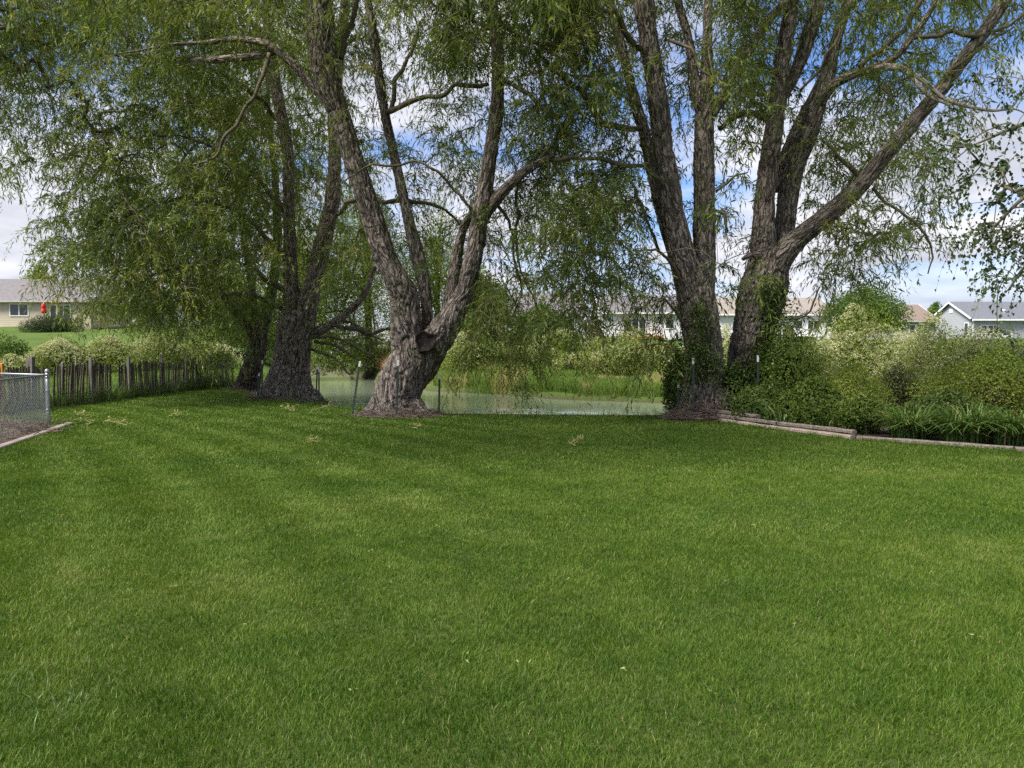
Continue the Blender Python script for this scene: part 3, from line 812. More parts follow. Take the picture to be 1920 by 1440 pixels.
# --- centre willow, leaning trunk with three limbs
D = 18.8
C_big = [
    [(750, 806, D, 62), (747, 784, D, 55), (744, 764, D, 49), (745, 742, D, 45), (757, 712, D, 44), (776, 680, D, 47), (789, 650, D, 48), (792, 632, D, 36)],
    [(768, 710, D, 30), (767, 650, D, 34), (761, 605, D - .1, 32), (758, 560, D - .1, 28), (741, 520, D - .2, 24), (719, 475, D - .2, 23), (697, 405, D - .2, 21), (664, 305, D - .3, 20), (642, 235, D - .3, 20), (618, 160, D - .4, 24), (603, 80, D - .5, 27), (597, 0, D - .6, 26), (585, -120, D - .7, 22), (570, -260, D - .8, 14)],
    [(788, 700, D, 28), (812, 650, D - .1, 31), (830, 622, D - .2, 29), (850, 590, D - .3, 24), (872, 545, D - .3, 20), (888, 480, D - .4, 18), (902, 400, D - .4, 17), (913, 330, D - .5, 16), (922, 270, D - .5, 14), (932, 200, D - .5, 14), (933, 100, D - .6, 13), (922, 0, D - .6, 11), (905, -120, D - .6, 8)],
    [(800, 630, D + .2, 14), (801, 590, D + .3, 11), (795, 535, D + .4, 13), (783, 480, D + .5, 14), (763, 400, D + .5, 11), (741, 300, D + .6, 10), (719, 200, D + .7, 10), (705, 100, D + .8, 9), (690, 0, D + .8, 8), (675, -100, D + .9, 6)],
    [(835, 620, D + .4, 15), (846, 560, D + .5, 14), (857, 480, D + .5, 11), (870, 425, D + .3, 9), (890, 395, D - .1, 9)],
    [(655, 255, D - .2, 12), (612, 190, D - .1, 11), (575, 150, D - .0, 9.5), (540, 112, D, 8.5), (505, 85, D, 8), (470, 76, D + .1, 7), (430, 74, D + .2, 6), (385, 80, D + .3, 5), (320, 84, D + .4, 4), (240, 98, D + .5, 2.6), (150, 105, D + .6, 1.2)],
    [(900, 415, D - .3, 13), (935, 368, D - .5, 12), (968, 335, D - .6, 10), (1000, 311, D - .7, 9), (1040, 292, D - .8, 7)],
    [(740, 720, D, 24), (712, 758, D - .1, 20), (690, 780, D - .2, 15), (672, 794, D - .3, 7)],
    [(748, 725, D, 26), (778, 762, D - .2, 20), (800, 782, D - .4, 13), (820, 794, D - .5, 6)],
    [(790, 655, D - .1, 26), (795, 645, D - .5, 20), (797, 641, D - .72, 17)],
    [(520, 95, D + .1, 8), (480, 104, D + .25, 8), (430, 110, D + .35, 8), (385, 112, D + .45, 7), (350, 108, D + .6, 4)],
]
C_thin = [
    [(505, 100, D, 5), (490, 150, D - .2, 4.6), (455, 215, D - .4, 4.4), (425, 265, D - .6, 3.6), (395, 300, D - .7, 2.6), (365, 312, D - .8, 1.2)],
    [(725, 210, D + .6, 6), (765, 196, D + .4, 6), (810, 180, D + .2, 5), (860, 165, D, 5), (920, 158, D - .2, 4)],
    [(733, 210, D + .6, 5), (748, 150, D + .8, 5), (768, 100, D + 1, 4), (790, 40, D + 1.2, 3)],
    [(640, 110, D - .4, 6), (655, 60, D - .2, 6), (672, 10, D, 5), (690, -60, D, 4)],
    [(645, 380, D + .6, 5), (700, 378, D + .8, 5), (760, 372, D + 1, 5), (820, 385, D + 1.3, 4), (870, 420, D + 1.6, 2)],
    [(900, 430, D - .6, 4), (850, 350, D - .9, 3.5), (790, 310, D - 1.2, 3), (700, 315, D - 1.4, 2.5), (640, 340, D - 1.6, 1.5)],
    [(1000, 311, D - .7, 4), (1030, 270, D - .9, 4), (1044, 230, D - 1, 3.5), (1020, 190, D - 1.1, 2.5), (1008, 110, D - 1.2, 2)],
    [(1040, 292, D - .8, 4), (1042, 255, D - .9, 3), (1050, 215, D - .9, 2.5), (1075, 160, D - .8, 1.5)],
    [(932, 140, D - .6, 6), (985, 175, D - .8, 5), (1030, 215, D - 1, 4), (1090, 260, D - 1.2, 3)],
    [(930, 60, D - .6, 5), (880, 30, D - .8, 4), (820, 10, D - 1, 3), (760, -20, D - 1, 2)],
    [(905, 5, D - .5, 6), (930, 40, D - .8, 6), (985, 70, D - 1.2, 5), (1040, 85, D - 1.6, 4), (1110, 120, D - 2, 3)],
    [(960, 600, D + .6, 1.5), (975, 540, D + .4, 2.5), (960, 450, D + .2, 3), (935, 380, D - .2, 4)],
    [(1020, 600, D + .3, 1.5), (985, 530, D + .2, 2.5), (965, 420, D, 3.5), (975, 340, D - .5, 4)],
]
C_map = parse_map({
    -3: (5, [3, 3, 4, 4, 5, 5, 5, 5, 4]), -2: (5, [3, 4, 5, 5, 5, 6, 6, 6, 5]), -1: (5, [3, 4, 5, 5, 6, 6, 6, 6, 6]),
    0: (2, [5, 5, 5, 5, 4, 4, 5, 6, 7, 7, 8, 6]), 1: (2, [5, 5, 5, 4, 2, 2, 4, 5, 6, 6, 6, 6, 2]), 2: (8, [3, 4, 5, 5, 6, 5, 2]), 3: (8, [2, 3, 4, 4, 5, 5, 3]),
    4: (8, [2, 2, 2, 4, 5, 5, 3]), 5: (9, [2, 2, 4, 5.5, 5.5, 3]), 6: (9, [1, 1, 4, 7, 5.5, .8]), 7: (11, [5, 6.5, 4.5, .4]), 8: (11, [2.6, 2, .4]), 9: (10, [0.4, 0, 0.5])}, 0)
cw = willow('leaning willow with a twisted trunk and a dark sawn-off limb beside the creek view', (-2.75, 18.8, 0), C_big, C_thin, C_map, (15.6, 21.5), M['willow'], M['bark'], 11, leaf=(0.15, 0.026), over=[(c_, r_, 3.6) for c_ in range(-2, 13) for r_ in range(0, 6)], twist=0.9, clear=26)  # over: added out-of-view foliage that keeps sun off the upper limbs
# sawn limb scar facing the camera
cc = P(797, 640, 17.96)
mbs = MB()
ang = np.linspace(0, 2 * np.pi, 26, endpoint=False)
wob_ = 1 + 0.09 * np.sin(3 * ang + 1) + 0.05 * np.sin(5 * ang)
dirn = unit(np.array([0.12, -1.0, 0.12])); e1_, e2_ = frames(dirn[None])
def ring(off, rad): return cc + dirn * off + rad * wob_[:, None] * (np.cos(ang)[:, None] * e1_ + np.sin(ang)[:, None] * e2_)
rings = [ring(-0.45, 0.20), ring(-0.06, 0.235), ring(0.0, 0.24), ring(0.008, 0.225), ring(-0.02, 0.205), ring(-0.045, 0.10), ring(-0.03, 0.01)]
vr = np.concatenate(rings); vr += (vnoise(vr * 14)[:, None] - 0.5) * 0.055
nq = []
for k_ in range(len(rings) - 1):
    for j_ in range(26):
        nq.append((k_ * 26 + j_, k_ * 26 + (j_ + 1) % 26, (k_ + 1) * 26 + (j_ + 1) % 26, (k_ + 1) * 26 + j_))
o_ = mesh_obj('cut_scar', vr, [np.array(nq)], M['cut'], cw, True)
o_['label'] = 'dark round sawn-off limb end'

# --- left willow: broad trunk in front
D = 25.8
L_big = [
    [(540, 768, D, 62), (540, 746, D, 56), (541, 725, D, 48), (546, 690, D, 37), (550, 650, D, 35), (553, 610, D, 34), (556, 585, D, 28)],
    [(550, 640, D, 26), (548, 585, D, 20), (545, 520, D, 15), (542, 400, D - .1, 12), (540, 300, D - .2, 12), (530, 233, D - .2, 12), (517, 160, D - .3, 11), (505, 70, D - .3, 11), (500, 0, D - .4, 10), (492, -120, D - .4, 7)],
    [(560, 640, D, 24), (578, 570, D, 20), (592, 510, D + .1, 17), (609, 440, D + .2, 17), (624, 370, D + .3, 15), (628, 300, D + .4, 13), (626, 230, D + .5, 12), (634, 120, D + .6, 11), (648, 0, D + .7, 9), (660, -110, D + .8, 7)],
    [(568, 632, D, 13), (610, 615, D, 9), (650, 588, D + .1, 7.5), (684, 550, D + .2, 6.5), (703, 500, D + .3, 5)],
    [(500, 745, D - .3, 22), (478, 752, D - .7, 12)], [(585, 745, D - .3, 20), (602, 754, D - .6, 10)],
]
L_thin = [
    [(543, 420, D, 6), (500, 350, D - .4, 6), (450, 300, D - 1, 5), (390, 270, D - 1.6, 4), (320, 250, D - 2.2, 3), (240, 260, D - 3, 2)],
    [(545, 500, D, 7), (500, 440, D - .5, 6), (430, 390, D - 1.2, 5), (340, 370, D - 2, 4), (250, 400, D - 3, 2.5)],
    [(548, 560, D, 7), (500, 520, D - .5, 6), (430, 490, D - 1.2, 4.5), (340, 500, D - 2, 3), (260, 530, D - 2.6, 2)],
    [(550, 590, D, 7), (490, 560, D - .3, 6), (430, 550, D - 1, 4), (360, 590, D - 1.6, 2.5)],
    [(528, 230, D, 6), (470, 170, D - .6, 6), (400, 130, D - 1.4, 5), (300, 110, D - 2.2, 4), (180, 100, D - 3, 3)],
    [(505, 70, D, 6), (440, 20, D - .6, 5), (340, -20, D - 1.4, 4), (200, -30, D - 2.4, 3)],
    [(612, 430, D, 5), (650, 385, D, 5), (700, 370, D + .2, 4), (740, 380, D + .4, 3)],
    [(625, 610, D, 5), (690, 622, D + .5, 5), (745, 620, D + 1, 4)],
    [(590, 640, D, 4), (640, 650, D - .2, 3), (690, 690, D - .4, 2)], [(590, 630, D, 4), (650, 640, D - .4, 3), (700, 672, D - .6, 2)],
    [(585, 655, D, 4), (620, 665, D - .4, 3), (655, 700, D - .6, 2)], [(600, 610, D, 4), (660, 605, D + .6, 3), (715, 640, D + 1, 2)],
]
L_map = parse_map({
    -3: (-2, [5, 5, 5, 5, 6, 5, 5, 5, 4, 3]), -2: (-2, [6, 6, 6, 6, 6, 6, 6, 6, 5, 4, 3]), -1: (-2, [7, 7, 7, 7, 7, 7, 7, 7, 6, 5, 4]),
    0: (-2, [8, 8, 9, 9, 9, 9, 8, 8, 6, 5, 4]), 1: (-2, [8, 8, 8, 8, 8, 9, 6, 6, 5, 4, 3]), 2: (-2, [6, 7, 7, 6, 8, 8, 7, 7, 4, 3, 2]), 3: (-2, [5, 6, 6, 6, 8, 9, 8, 8, 7, 4, 2]),
    4: (-2, [2, 2, 2.2, 5, 7, 9, 9, 9, 8, 5, 2]), 5: (0, [0.8, 4, 7, 9, 9, 9, 8, 5, 3]), 6: (0, [0.3, 4, 7, 9, 9, 9, 9, 6, 4]), 7: (1, [1.8, 5, 6, 7, 6, 3, 3, 1]), 8: (2, [0, .4, 1.6, 1])}, 0)
lw = willow('broad-trunked willow standing in the thickest drooping foliage, wire guard round its base', (-7.5, 25.8, 0), L_big, L_thin, L_map, (19.5, 27.5), M['willow'], M['bark'], 12, clear=12, shift=58, K=4.9, leaf=(0.15, 0.027))

# --- back-left willow behind it
D = 31.5
B_big = [
    [(462, 742, D, 30), (463, 726, D, 26), (472, 695, D, 21), (483, 650, D, 17), (487, 615, D, 15), (484, 590, D, 10)],
    [(485, 640, D, 12), (465, 612, D, 10), (445, 590, D - .1, 9), (420, 556, D - .2, 8), (395, 500, D - .3, 7), (380, 430, D - .4, 5), (365, 330, D - .4, 4)],
    [(487, 630, D, 12), (500, 590, D + .1, 11), (512, 530, D + .3, 10), (520, 440, D + .5, 9), (515, 330, D + .7, 7), (505, 220, D + .9, 5), (500, 120, D + 1, 4)],
    [(484, 640, D, 9), (478, 590, D - .1, 8), (470, 520, D - .3, 7), (455, 430, D - .5, 6), (440, 300, D - .6, 4)],
]
B_map = parse_map({1: (3, [2, 3, 4, 4, 3]), 2: (3, [3, 4, 4, 4, 3]), 3: (3, [4, 5, 5, 5, 3]), 4: (2, [2, 4, 6, 6, 5, 3]), 5: (2, [3, 5, 6, 6, 5, 3]), 6: (2, [3, 6, 7, 7, 5, 3]), 7: (2, [2, 5, 6, 4, 2]), 8: (3, [1.2, 2, .6])}, 0)
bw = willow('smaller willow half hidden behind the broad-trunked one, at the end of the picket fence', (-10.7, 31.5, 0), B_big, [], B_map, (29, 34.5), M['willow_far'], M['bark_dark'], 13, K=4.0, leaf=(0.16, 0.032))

# --- right pair
D = 18.0
R_big = [
    [(1312, 815, D, 58), (1311, 782, D, 52), (1314, 745, D, 42), (1319, 700, D, 37), (1320, 655, D, 36), (1312, 600, D, 37), (1303, 545, D, 36), (1296, 500, D, 26)],
    [(1302, 570, D, 28), (1288, 510, D - .1, 26), (1275, 460, D - .1, 24), (1262, 400, D - .1, 22), (1255, 350, D - .2, 21), (1246, 300, D - .2, 21), (1235, 200, D - .3, 20), (1220, 100, D - .3, 18), (1206, 0, D - .4, 19), (1196, -120, D - .4, 16), (1185, -260, D - .5, 10)],
    [(1318, 580, D + .1, 26), (1320, 520, D + .2, 22), (1320, 450, D + .3, 22), (1320, 380, D + .3, 21), (1320, 300, D + .4, 20), (1320, 235, D + .4, 19), (1322, 190, D + .4, 16), (1325, 140, D + .4, 13), (1326, 80, D + .5, 11), (1328, 0, D + .5, 9), (1330, -100, D + .5, 7)],
    [(1318, 225, D + .4, 12), (1303, 150, D + .3, 11), (1290, 70, D + .2, 9), (1270, 0, D + .1, 8), (1250, -80, D, 6)],
    [(1326, 225, D + .4, 12), (1350, 190, D + .4, 11), (1385, 130, D + .4, 10), (1425, 60, D + .4, 9), (1465, 10, D + .4, 8), (1510, -50, D + .4, 6)],
    [(1285, 570, D + .3, 13), (1262, 480, D + .5, 11), (1240, 400, D + .6, 11), (1222, 320, D + .6, 12), (1208, 250, D + .7, 12), (1193, 200, D + .7, 11), (1178, 140, D + .8, 10), (1162, 75, D + .8, 10), (1142, 0, D + .9, 10), (1120, -100, D + 1, 7)],
    [(1345, 740, D - .2, 24), (1362, 770, D - .5, 16)],
]
R_thin = [
    [(1212, 100, D - .4, 8), (1190, 78, D - .6, 7), (1160, 42, D - .9, 7), (1128, 20, D - 1.2, 6), (1098, -10, D - 1.5, 5)],
    [(1238, 338, D - .3, 6), (1205, 318, D - .5, 5), (1160, 305, D - .7, 5), (1100, 294, D - .9, 4.5), (1042, 295, D - 1.1, 4)],
    [(1205, 240, D + .5, 6), (1165, 240, D + .4, 7), (1120, 210, D + .3, 7), (1080, 165, D + .1, 7), (1045, 130, D, 6), (1005, 90, D - .2, 4)],
    [(1235, 470, D + .4, 4), (1210, 405, D, 3), (1175, 350, D - .2, 3), (1140, 300, D - .4, 2)],
    [(1200, 200, D, 3.5), (1160, 170, D - .3, 3.5), (1100, 140, D - .6, 3), (1030, 135, D - .8, 2)],
    [(1280, 540, D - .2, 4), (1262, 500, D - .6, 4), (1235, 470, D - 1, 3), (1200, 470, D - 1.4, 2)],
    [(1290, 620, D - .2, 3), (1262, 580, D - .8, 3), (1235, 560, D - 1.2, 2)],
    [(1342, 360, D + .3, 3), (1365, 345, D + .2, 3), (1402, 325, D + .1, 1.5)],
    [(1342, 395, D + .3, 4), (1358, 405, D + .2, 4), (1366, 432, D + .2, 2.5)],
    [(1255, 75, D - .4, 4), (1290, 90, D - .6, 4), (1320, 130, D - .8, 3), (1360, 160, D - 1, 2)],
]
R_map = parse_map({
    -3: (13, [4, 4, 4, 4, 3]), -2: (13, [5, 5, 5, 5, 4]), -1: (13, [6, 6, 6, 6, 5]),
    0: (12, [2, 4, 5, 4, 6, 6]), 1: (12, [2, 4, 4, 5, 7, 5]), 2: (13, [3, 3.6, 3, 5, 4.4]), 3: (13, [2, 3.4, 2.4, 1.4, 1]),
    4: (13, [2, 2.6, 1.1, 1.3, .7]), 5: (14, [2.8, 1.6, 1.4, 1]), 6: (14, [1.6, 2.6, .8, 1.1]), 7: (14, [.8, 3, .9, 0.4]), 8: (14, [.4, 1.6, .3])}, 0)
rw = willow('tall willow forking into two straight limbs, left one of the pair by the timbers', (4.4, 18.0, 0), R_big, R_thin, R_map, (15.0, 20.5), M['willow'], M['bark'], 14, leaf=(0.165, 0.029), nleaf=14, over=[(c_, r_, 2.2) for c_ in range(13, 20) for r_ in range(0, 6)], clear=30)  # over: thinner added foliage above the view, for shade on the limbs

D = 19.0
Q_big = [
    [(1395, 765, D, 42), (1392, 730, D, 36), (1394, 690, D, 33), (1404, 650, D, 36), (1414, 615, D, 40), (1424, 575, D, 44), (1432, 540, D, 44), (1439, 500, D, 38), (1445, 470, D, 30)],
    [(1436, 530, D, 30), (1430, 480, D, 27), (1431, 440, D - .1, 23), (1433, 390, D - .1, 21), (1442, 300, D - .2, 19), (1457, 200, D - .3, 18), (1463, 150, D - .3, 17), (1477, 50, D - .4, 14), (1486, 0, D - .4, 13), (1496, -110, D - .5, 10)],
    [(1460, 190, D - .2, 12), (1480, 158, D - .1, 12), (1498, 120, D, 13), (1515, 70, D, 14), (1532, 15, D, 13), (1552, -60, D, 10)],
    [(1448, 520, D + .1, 28), (1462, 470, D + .2, 22), (1471, 420, D + .2, 20), (1481, 350, D + .3, 20), (1494, 300, D + .3, 20), (1515, 250, D + .3, 19), (1531, 200, D + .3, 17), (1550, 150, D + .3, 14), (1562, 100, D + .3, 11), (1576, 50, D + .3, 10), (1592, 0, D + .3, 9), (1612, -80, D + .3, 7)],
    [(1455, 360, D + .5, 9), (1466, 310, D + .6, 11), (1488, 255, D + .6, 11), (1512, 205, D + .6, 10), (1540, 150, D + .6, 9), (1560, 90, D + .6, 7)],
    [(1446, 510, D - .1, 30), (1470, 475, D - .2, 25), (1500, 445, D - .3, 21), (1530, 420, D - .4, 19), (1567, 390, D - .5, 18), (1613, 347, D - .6, 17), (1667, 283, D - .8, 15), (1720, 220, D - .9, 15), (1767, 163, D - 1, 14), (1807, 110, D - 1.1, 13), (1847, 57, D - 1.2, 13), (1877, 13, D - 1.3, 12), (1925, -60, D - 1.4, 10), (1980, -150, D - 1.5, 7)],
    [(1430, 480, D - .2, 8), (1408, 478, D - .4, 6), (1392, 486, D - .6, 5)],
    [(1535, 195, D + .2, 11), (1562, 160, D - .1, 10), (1600, 140, D - .4, 9), (1640, 127, D - .7, 8), (1683, 103, D - .9, 7.5), (1708, 72, D - 1, 7), (1735, 35, D - 1, 6), (1765, -10, D - 1, 5)],
]
Q_thin = [
    [(1437, 222, D - .2, 7), (1405, 215, D - .2, 7), (1375, 220, D - .2, 7), (1350, 240, D - .2, 6)],
    [(1612, 125, D - .6, 7), (1655, 90, D - .6, 6), (1695, 45, D - .6, 6), (1728, 0, D - .6, 5)],
    [(1708, 70, D - 1, 5), (1760, 66, D - 1.1, 5), (1820, 68, D - 1.2, 4.5), (1870, 60, D - 1.3, 4), (1905, 42, D - 1.4, 3), (1935, 20, D - 1.5, 2)],
    [(1620, 342, D - .6, 6), (1590, 315, D - .7, 6), (1562, 292, D - .8, 5), (1542, 262, D - .9, 3)],
    [(1636, 352, D - .6, 4), (1680, 388, D - .8, 3.5), (1722, 425, D - 1, 3), (1745, 478, D - 1.1, 2.2), (1735, 515, D - 1.1, 1.4)],
    [(1500, 170, D - .5, 3), (1550, 110, D - .8, 3), (1580, 40, D - 1, 2)],
    [(1480, 600, D - .3, 3), (1510, 590, D - .5, 2.5), (1535, 540, D - .7, 2)],
    [(1745, 190, D - 1, 4), (1790, 130, D - 1.2, 4), (1850, 80, D - 1.4, 3), (1900, 50, D - 1.5, 2)],
]
Q_map = parse_map({
    -3: (18, [3, 3, 3, 3, 3]), -2: (17, [4, 4, 5, 5, 4, 4, 3]), -1: (17, [5, 5, 5, 5, 4, 4, 4]),
    0: (17, [3, 6, 5, 5.5, 4, 3, 4, 3]), 1: (17, [3, 5, 4.4, 4, 3.2, 2.6, 1.4]), 2: (17, [3.6, 3.6, 3.4, 3.2, 2.2, 1]), 3: (17, [1, 1.6, 4.4, 4, 2.4, .5]),
    4: (17, [.6, .8, 3.4, 3.2, 2.4]), 5: (17, [.6, .5, 3, 4, 2.2]), 6: (17, [1.4, .8, 1.6, .6, .2]), 7: (17, [1, 3, .5])}, 0)
qw = willow('rightmost willow, its long limb slanting up to the right, creeper on its trunk', (5.7, 19.0, 0), Q_big, Q_thin, Q_map, (15.5, 21.5), M['willow'], M['bark'], 15, leaf=(0.165, 0.029), nleaf=14, clear=24)
mbd = MB()
for p_ in ([(1640, 127, D - .8, 5), (1682, 124, D - 1.1, 5), (1722, 145, D - 1.3, 4.5), (1748, 166, D - 1.4, 4), (1772, 186, D - 1.5, 3.6), (1802, 196, D - 1.6, 4), (1840, 205, D - 1.7, 3.2), (1872, 207, D - 1.8, 2.8), (1900, 198, D - 1.9, 2.2), (1914, 172, D - 1.9, 1.4)],
           [(1705, 140, D - 1.2, 4.5), (1722, 160, D - 1.4, 4), (1745, 182, D - 1.5, 4), (1775, 195, D - 1.6, 2.5), (1790, 210, D - 1.6, 1.5)],
           [(1660, 128, D - 1, 5), (1690, 130, D - 1.2, 5), (1715, 150, D - 1.3, 4), (1735, 172, D - 1.3, 3)],
           [(1872, 207, D - 1.8, 2), (1905, 205, D - 1.9, 1.8), (1920, 212, D - 1.9, 1.2)], [(1820, 200, D - 1.65, 2), (1822, 230, D - 1.65, 1.5)]):
    L = Limb(p_); mbd.tube(L.p, L.r, 7)
o_ = mbd.build('dead_branch', M['dead'], qw, True); o_['label'] = 'bare pale dead branch'

# --- birch at the right edge, trunk outside the frame
r = np.random.default_rng(21)
bt = thing('birch_tree', 'birch hanging small round leaves into the right edge of the view', 'tree', (8.2, 9.6, 0))
bl = [Limb([(2200, 1100, 9.6, 26), (2195, 800, 9.6, 22), (2180, 500, 9.6, 19), (2170, 200, 9.6, 16), (2165, -100, 9.6, 12)])]
tl = [Limb(p) for p in ([(2178, 300, 9.6, 10), (2080, 220, 9.5, 8), (1980, 215, 9.3, 6), (1900, 240, 9.1, 4), (1830, 270, 9.0, 2)],
                        [(2180, 420, 9.6, 10), (2080, 330, 9.3, 8), (1990, 330, 9.1, 6), (1920, 370, 9, 4), (1860, 430, 8.9, 2)],
                        [(2185, 520, 9.6, 9), (2080, 440, 9.6, 7), (1990, 440, 9.7, 5), (1930, 490, 9.7, 3), (1890, 545, 9.7, 2)])]
mb = MB(); mb.tube(bl[0].p, bl[0].r, 16)
trunk_b = mb.build('trunk', M['dead'], bt, True)
B2 = [(22, 2, .5), (23, 2, 1.5), (22, 3, 5), (23, 3, 8), (22, 4, 3.2), (23, 4, 9), (22, 5, 1.6), (23, 5, 7), (22, 6, .5), (23, 6, 4.5), (23, 7, .5), (24, 2, 4), (24, 3, 8), (24, 4, 8), (24, 5, 8), (24, 6, 5), (24, 7, 1), (25, 3, 7), (25, 4, 7), (25, 5, 7), (25, 1, 5), (24, 1, 2)]
mb, v, q, tone = crown(B2, (8.2, 10.4), tl + bl, r, K=10.0, leaf=(0.050, 0.041), shoots=5, nleaf=9, slen=(0.22, 0.55), droop=1.2, shift=14)
extra_branches(mb, tl)
mb.build('branches', M['bark_dark'] if False else M['twig'], bt, True)
mesh_obj('crown', v, [q], M['birch'], bt, False, {'tone': tone})

# ------------------------------------------------------------------ shrubs and other crowns
def lobes_cloud(center, size, n, r, nl=9, shell=0.55, flat=0.0):
    """points in a lumpy crown: n points over nl lobes; returns positions, outward dirs"""
    c = np.asarray(center, float); s = np.asarray(size, float)
    lc = unit(r.normal(size=(nl, 3))) * r.uniform(0.35, 0.72, (nl, 1)); lc[:, 2] = np.abs(lc[:, 2]) * 0.95 - 0.15
    lr = r.uniform(0.32, 0.52, nl)
    k = r.integers(0, nl, n)
    d = unit(r.normal(size=(n, 3)))
    rad = lr[k] * (1 - shell * r.random(n) ** 1.6) * (0.8 + 0.5 * fbm(d * 2.2 + k[:, None] * 3.1, 2))
    p = lc[k] + d * rad[:, None]
    for ax_ in (0, 1):
        p[:, ax_] /= np.quantile(np.abs(p[:, ax_]), 0.985)
    hi_ = np.quantile(p[:, 2], 0.992); lo_ = np.quantile(p[:, 2], 0.02)
    p[:, 2] = (p[:, 2] - lo_) / (hi_ - lo_) * 1.95 - 0.95
    p[:, :2] *= (1 - 0.5 * np.clip(p[:, 2:3], 0, 1) ** 1.7)
    low = p[:, 2] < -0.92
    p[low, 2] = -0.92 + r.random(low.sum()) * 0.4
    return c + p * s, d, p
def shrub(name, label, cat, center_px, top_y, d, width_px, base_z=None, depth=None, n=6000, leaf=(0.085, 0.05), mat=None, flower=0, r=None, group=None, stems=True, nl=10, twiggy=0.02):
    x = (center_px - 960) / F * d
    gz = float(height(np.array([x]), np.array([d]))[0]) if base_z is None else base_z
    top = float(P(960, top_y, d)[2]); hgt = max(top - gz, 0.25)
    wx = width_px * d / F / 2
    dp = wx * 0.8 if depth is None else depth
    t = thing(name, label, cat, (x, d, gz), group)
    cz = gz + hgt * 0.5
    p, dr, pn = lobes_cloud((x, d, cz), (wx, dp, hgt * 0.5 * 1.05), n, r, nl)
    p[:, 2] = np.maximum(p[:, 2], gz + 0.03)
    ld = unit(dr * 0.7 + r.normal(size=p.shape) * 0.7 + np.array([0, 0, -0.05]))
    sz = r.uniform(0.6, 1.3, n)
    v, q = leaf_mesh(p, unit(ld - 0.5 * dr), leaf[0] * sz, leaf[1] * sz, r, nrm=dr + np.array([0, -0.1, 0.75]))
    lobetone = 0.45 + r.normal(0, 0.16, n) + 1.0 * (fbm(p * 1.5, 2) - 0.5)
    mesh_obj('foliage', v, [q], mat, t, False, {'tone': np.repeat(np.clip(lobetone, 0, 1), 4)})
    if flower:
        nf = int(flower)
        p, dr, pn = lobes_cloud((x, d, cz), (wx * 1.02, dp * 1.02, hgt * 0.5 * 1.08), nf * 3, r, nl, shell=0.12)
        k = np.argsort(-(dr[:, 2] + 0.45 * pn[:, 2] + r.normal(0, 0.45, len(p))))[:nf]
        p, dr = p[k], dr[k]
        # each blossom head: five little petals in a flat tuft
        m = 5
        hd = np.repeat(p, m, 0) + r.normal(size=(nf * m, 3)) * 0.022
        ld = unit(r.normal(size=(nf * m, 3)) * np.array([1, 1, 0.35]) + np.array([0, 0, 0.25]))
        v, q = leaf_mesh(hd, ld, leaf[0] * 0.5, leaf[0] * 0.42, r)
        mesh_obj('blossom', v, [q], M['flower'], t, False, {'tone': np.repeat(r.random(nf * m), 4)})
    if stems:
        ns = max(8, int(n * twiggy * 0.12))
        mb = MB()
        a = r.uniform(0, 2 * np.pi, ns)
        b0 = np.stack([x + np.cos(a) * wx * 0.25 * r.random(ns), d + np.sin(a) * dp * 0.25 * r.random(ns), np.full(ns, gz - 0.02)], 1)
        e = p[r.integers(0, len(p), ns)] * 1.0
        mid = b0 * 0.5 + e * 0.5 + np.stack([0 * a, 0 * a, 0.12 * hgt + 0 * a], 1)
        rd = 0.006 + 0.010 * r.random(ns) + 0.0015 * hgt
        mb.segs(b0, mid, rd, rd * 0.7, 4); mb.segs(mid, e, rd * 0.7, rd * 0.3, 4)
        # side twigs
        for k in range(3):
            st = mid + (e - mid) * r.uniform(0, 0.8, (ns, 1)); en = st + unit(r.normal(size=(ns, 3)) + np.array([0, 0, .6])) * (0.2 * hgt * r.random((ns, 1)) + .1)
            mb.segs(st, en, rd * 0.4, rd * 0.2, 3)
        mb.build('stems', M['brush'], t)
    return t
rs = np.random.default_rng(31)
g_far = 'flowering shrubs on the far bank'
DG = 'flowering dogwood '
shrub('flowering_shrub', 'large pale-blossomed shrub on the far bank, below the white house with the orange deck', 'shrub', 1190, 626, 40.5, 200, n=20000, mat=M['shrub'], flower=1500, r=rs, group=g_far, leaf=(0.11, 0.065))
shrub('flowering_shrub', 'rounded shrub on the far bank just left of the forked willow trunk', 'shrub', 1262, 648, 38.5, 110, n=9000, mat=M['shrub'], flower=500, r=rs, group=g_far, leaf=(0.10, 0.06))
shrub('flowering_shrub', 'brownish twiggy shrub on the far bank above the bright grass', 'shrub', 1085, 662, 43.5, 90, n=8000, mat=M['shrub'], flower=500, r=rs, group=g_far, leaf=(0.11, 0.06), twiggy=0.12)
shrub('flowering_shrub', 'far bank shrub hidden behind the hanging willow curtain', 'shrub', 1000, 645, 46, 130, n=12000, mat=M['shrub'], flower=700, r=rs, group=g_far, leaf=(0.12, 0.07))
shrub('flowering_shrub', 'cream-flecked shrub on the far bank just right of the leaning trunk', 'shrub', 885, 628, 45, 150, n=13000, mat=M['shrub'], flower=900, r=rs, group=g_far, leaf=(0.12, 0.07))
shrub('flowering_shrub', 'far bank shrub seen between the leaning trunk and the broad trunk', 'shrub', 700, 650, 66, 110, n=5000, mat=M['shrub_light'], flower=200, r=rs, group=g_far, leaf=(0.14, 0.08))
shrub('flowering_shrub', 'back row shrub across the creek, below the deck of the curtained pale house', 'shrub', 1065, 620, 60, 120, n=7000, mat=M['shrub_light'], flower=500, r=rs, group=g_far, leaf=(0.13, 0.08))
shrub('flowering_shrub', 'back row shrub across the creek, between the pale house and the white house', 'shrub', 1130, 632, 58, 90, n=6000, mat=M['shrub'], flower=700, r=rs, group=g_far, leaf=(0.13, 0.08))
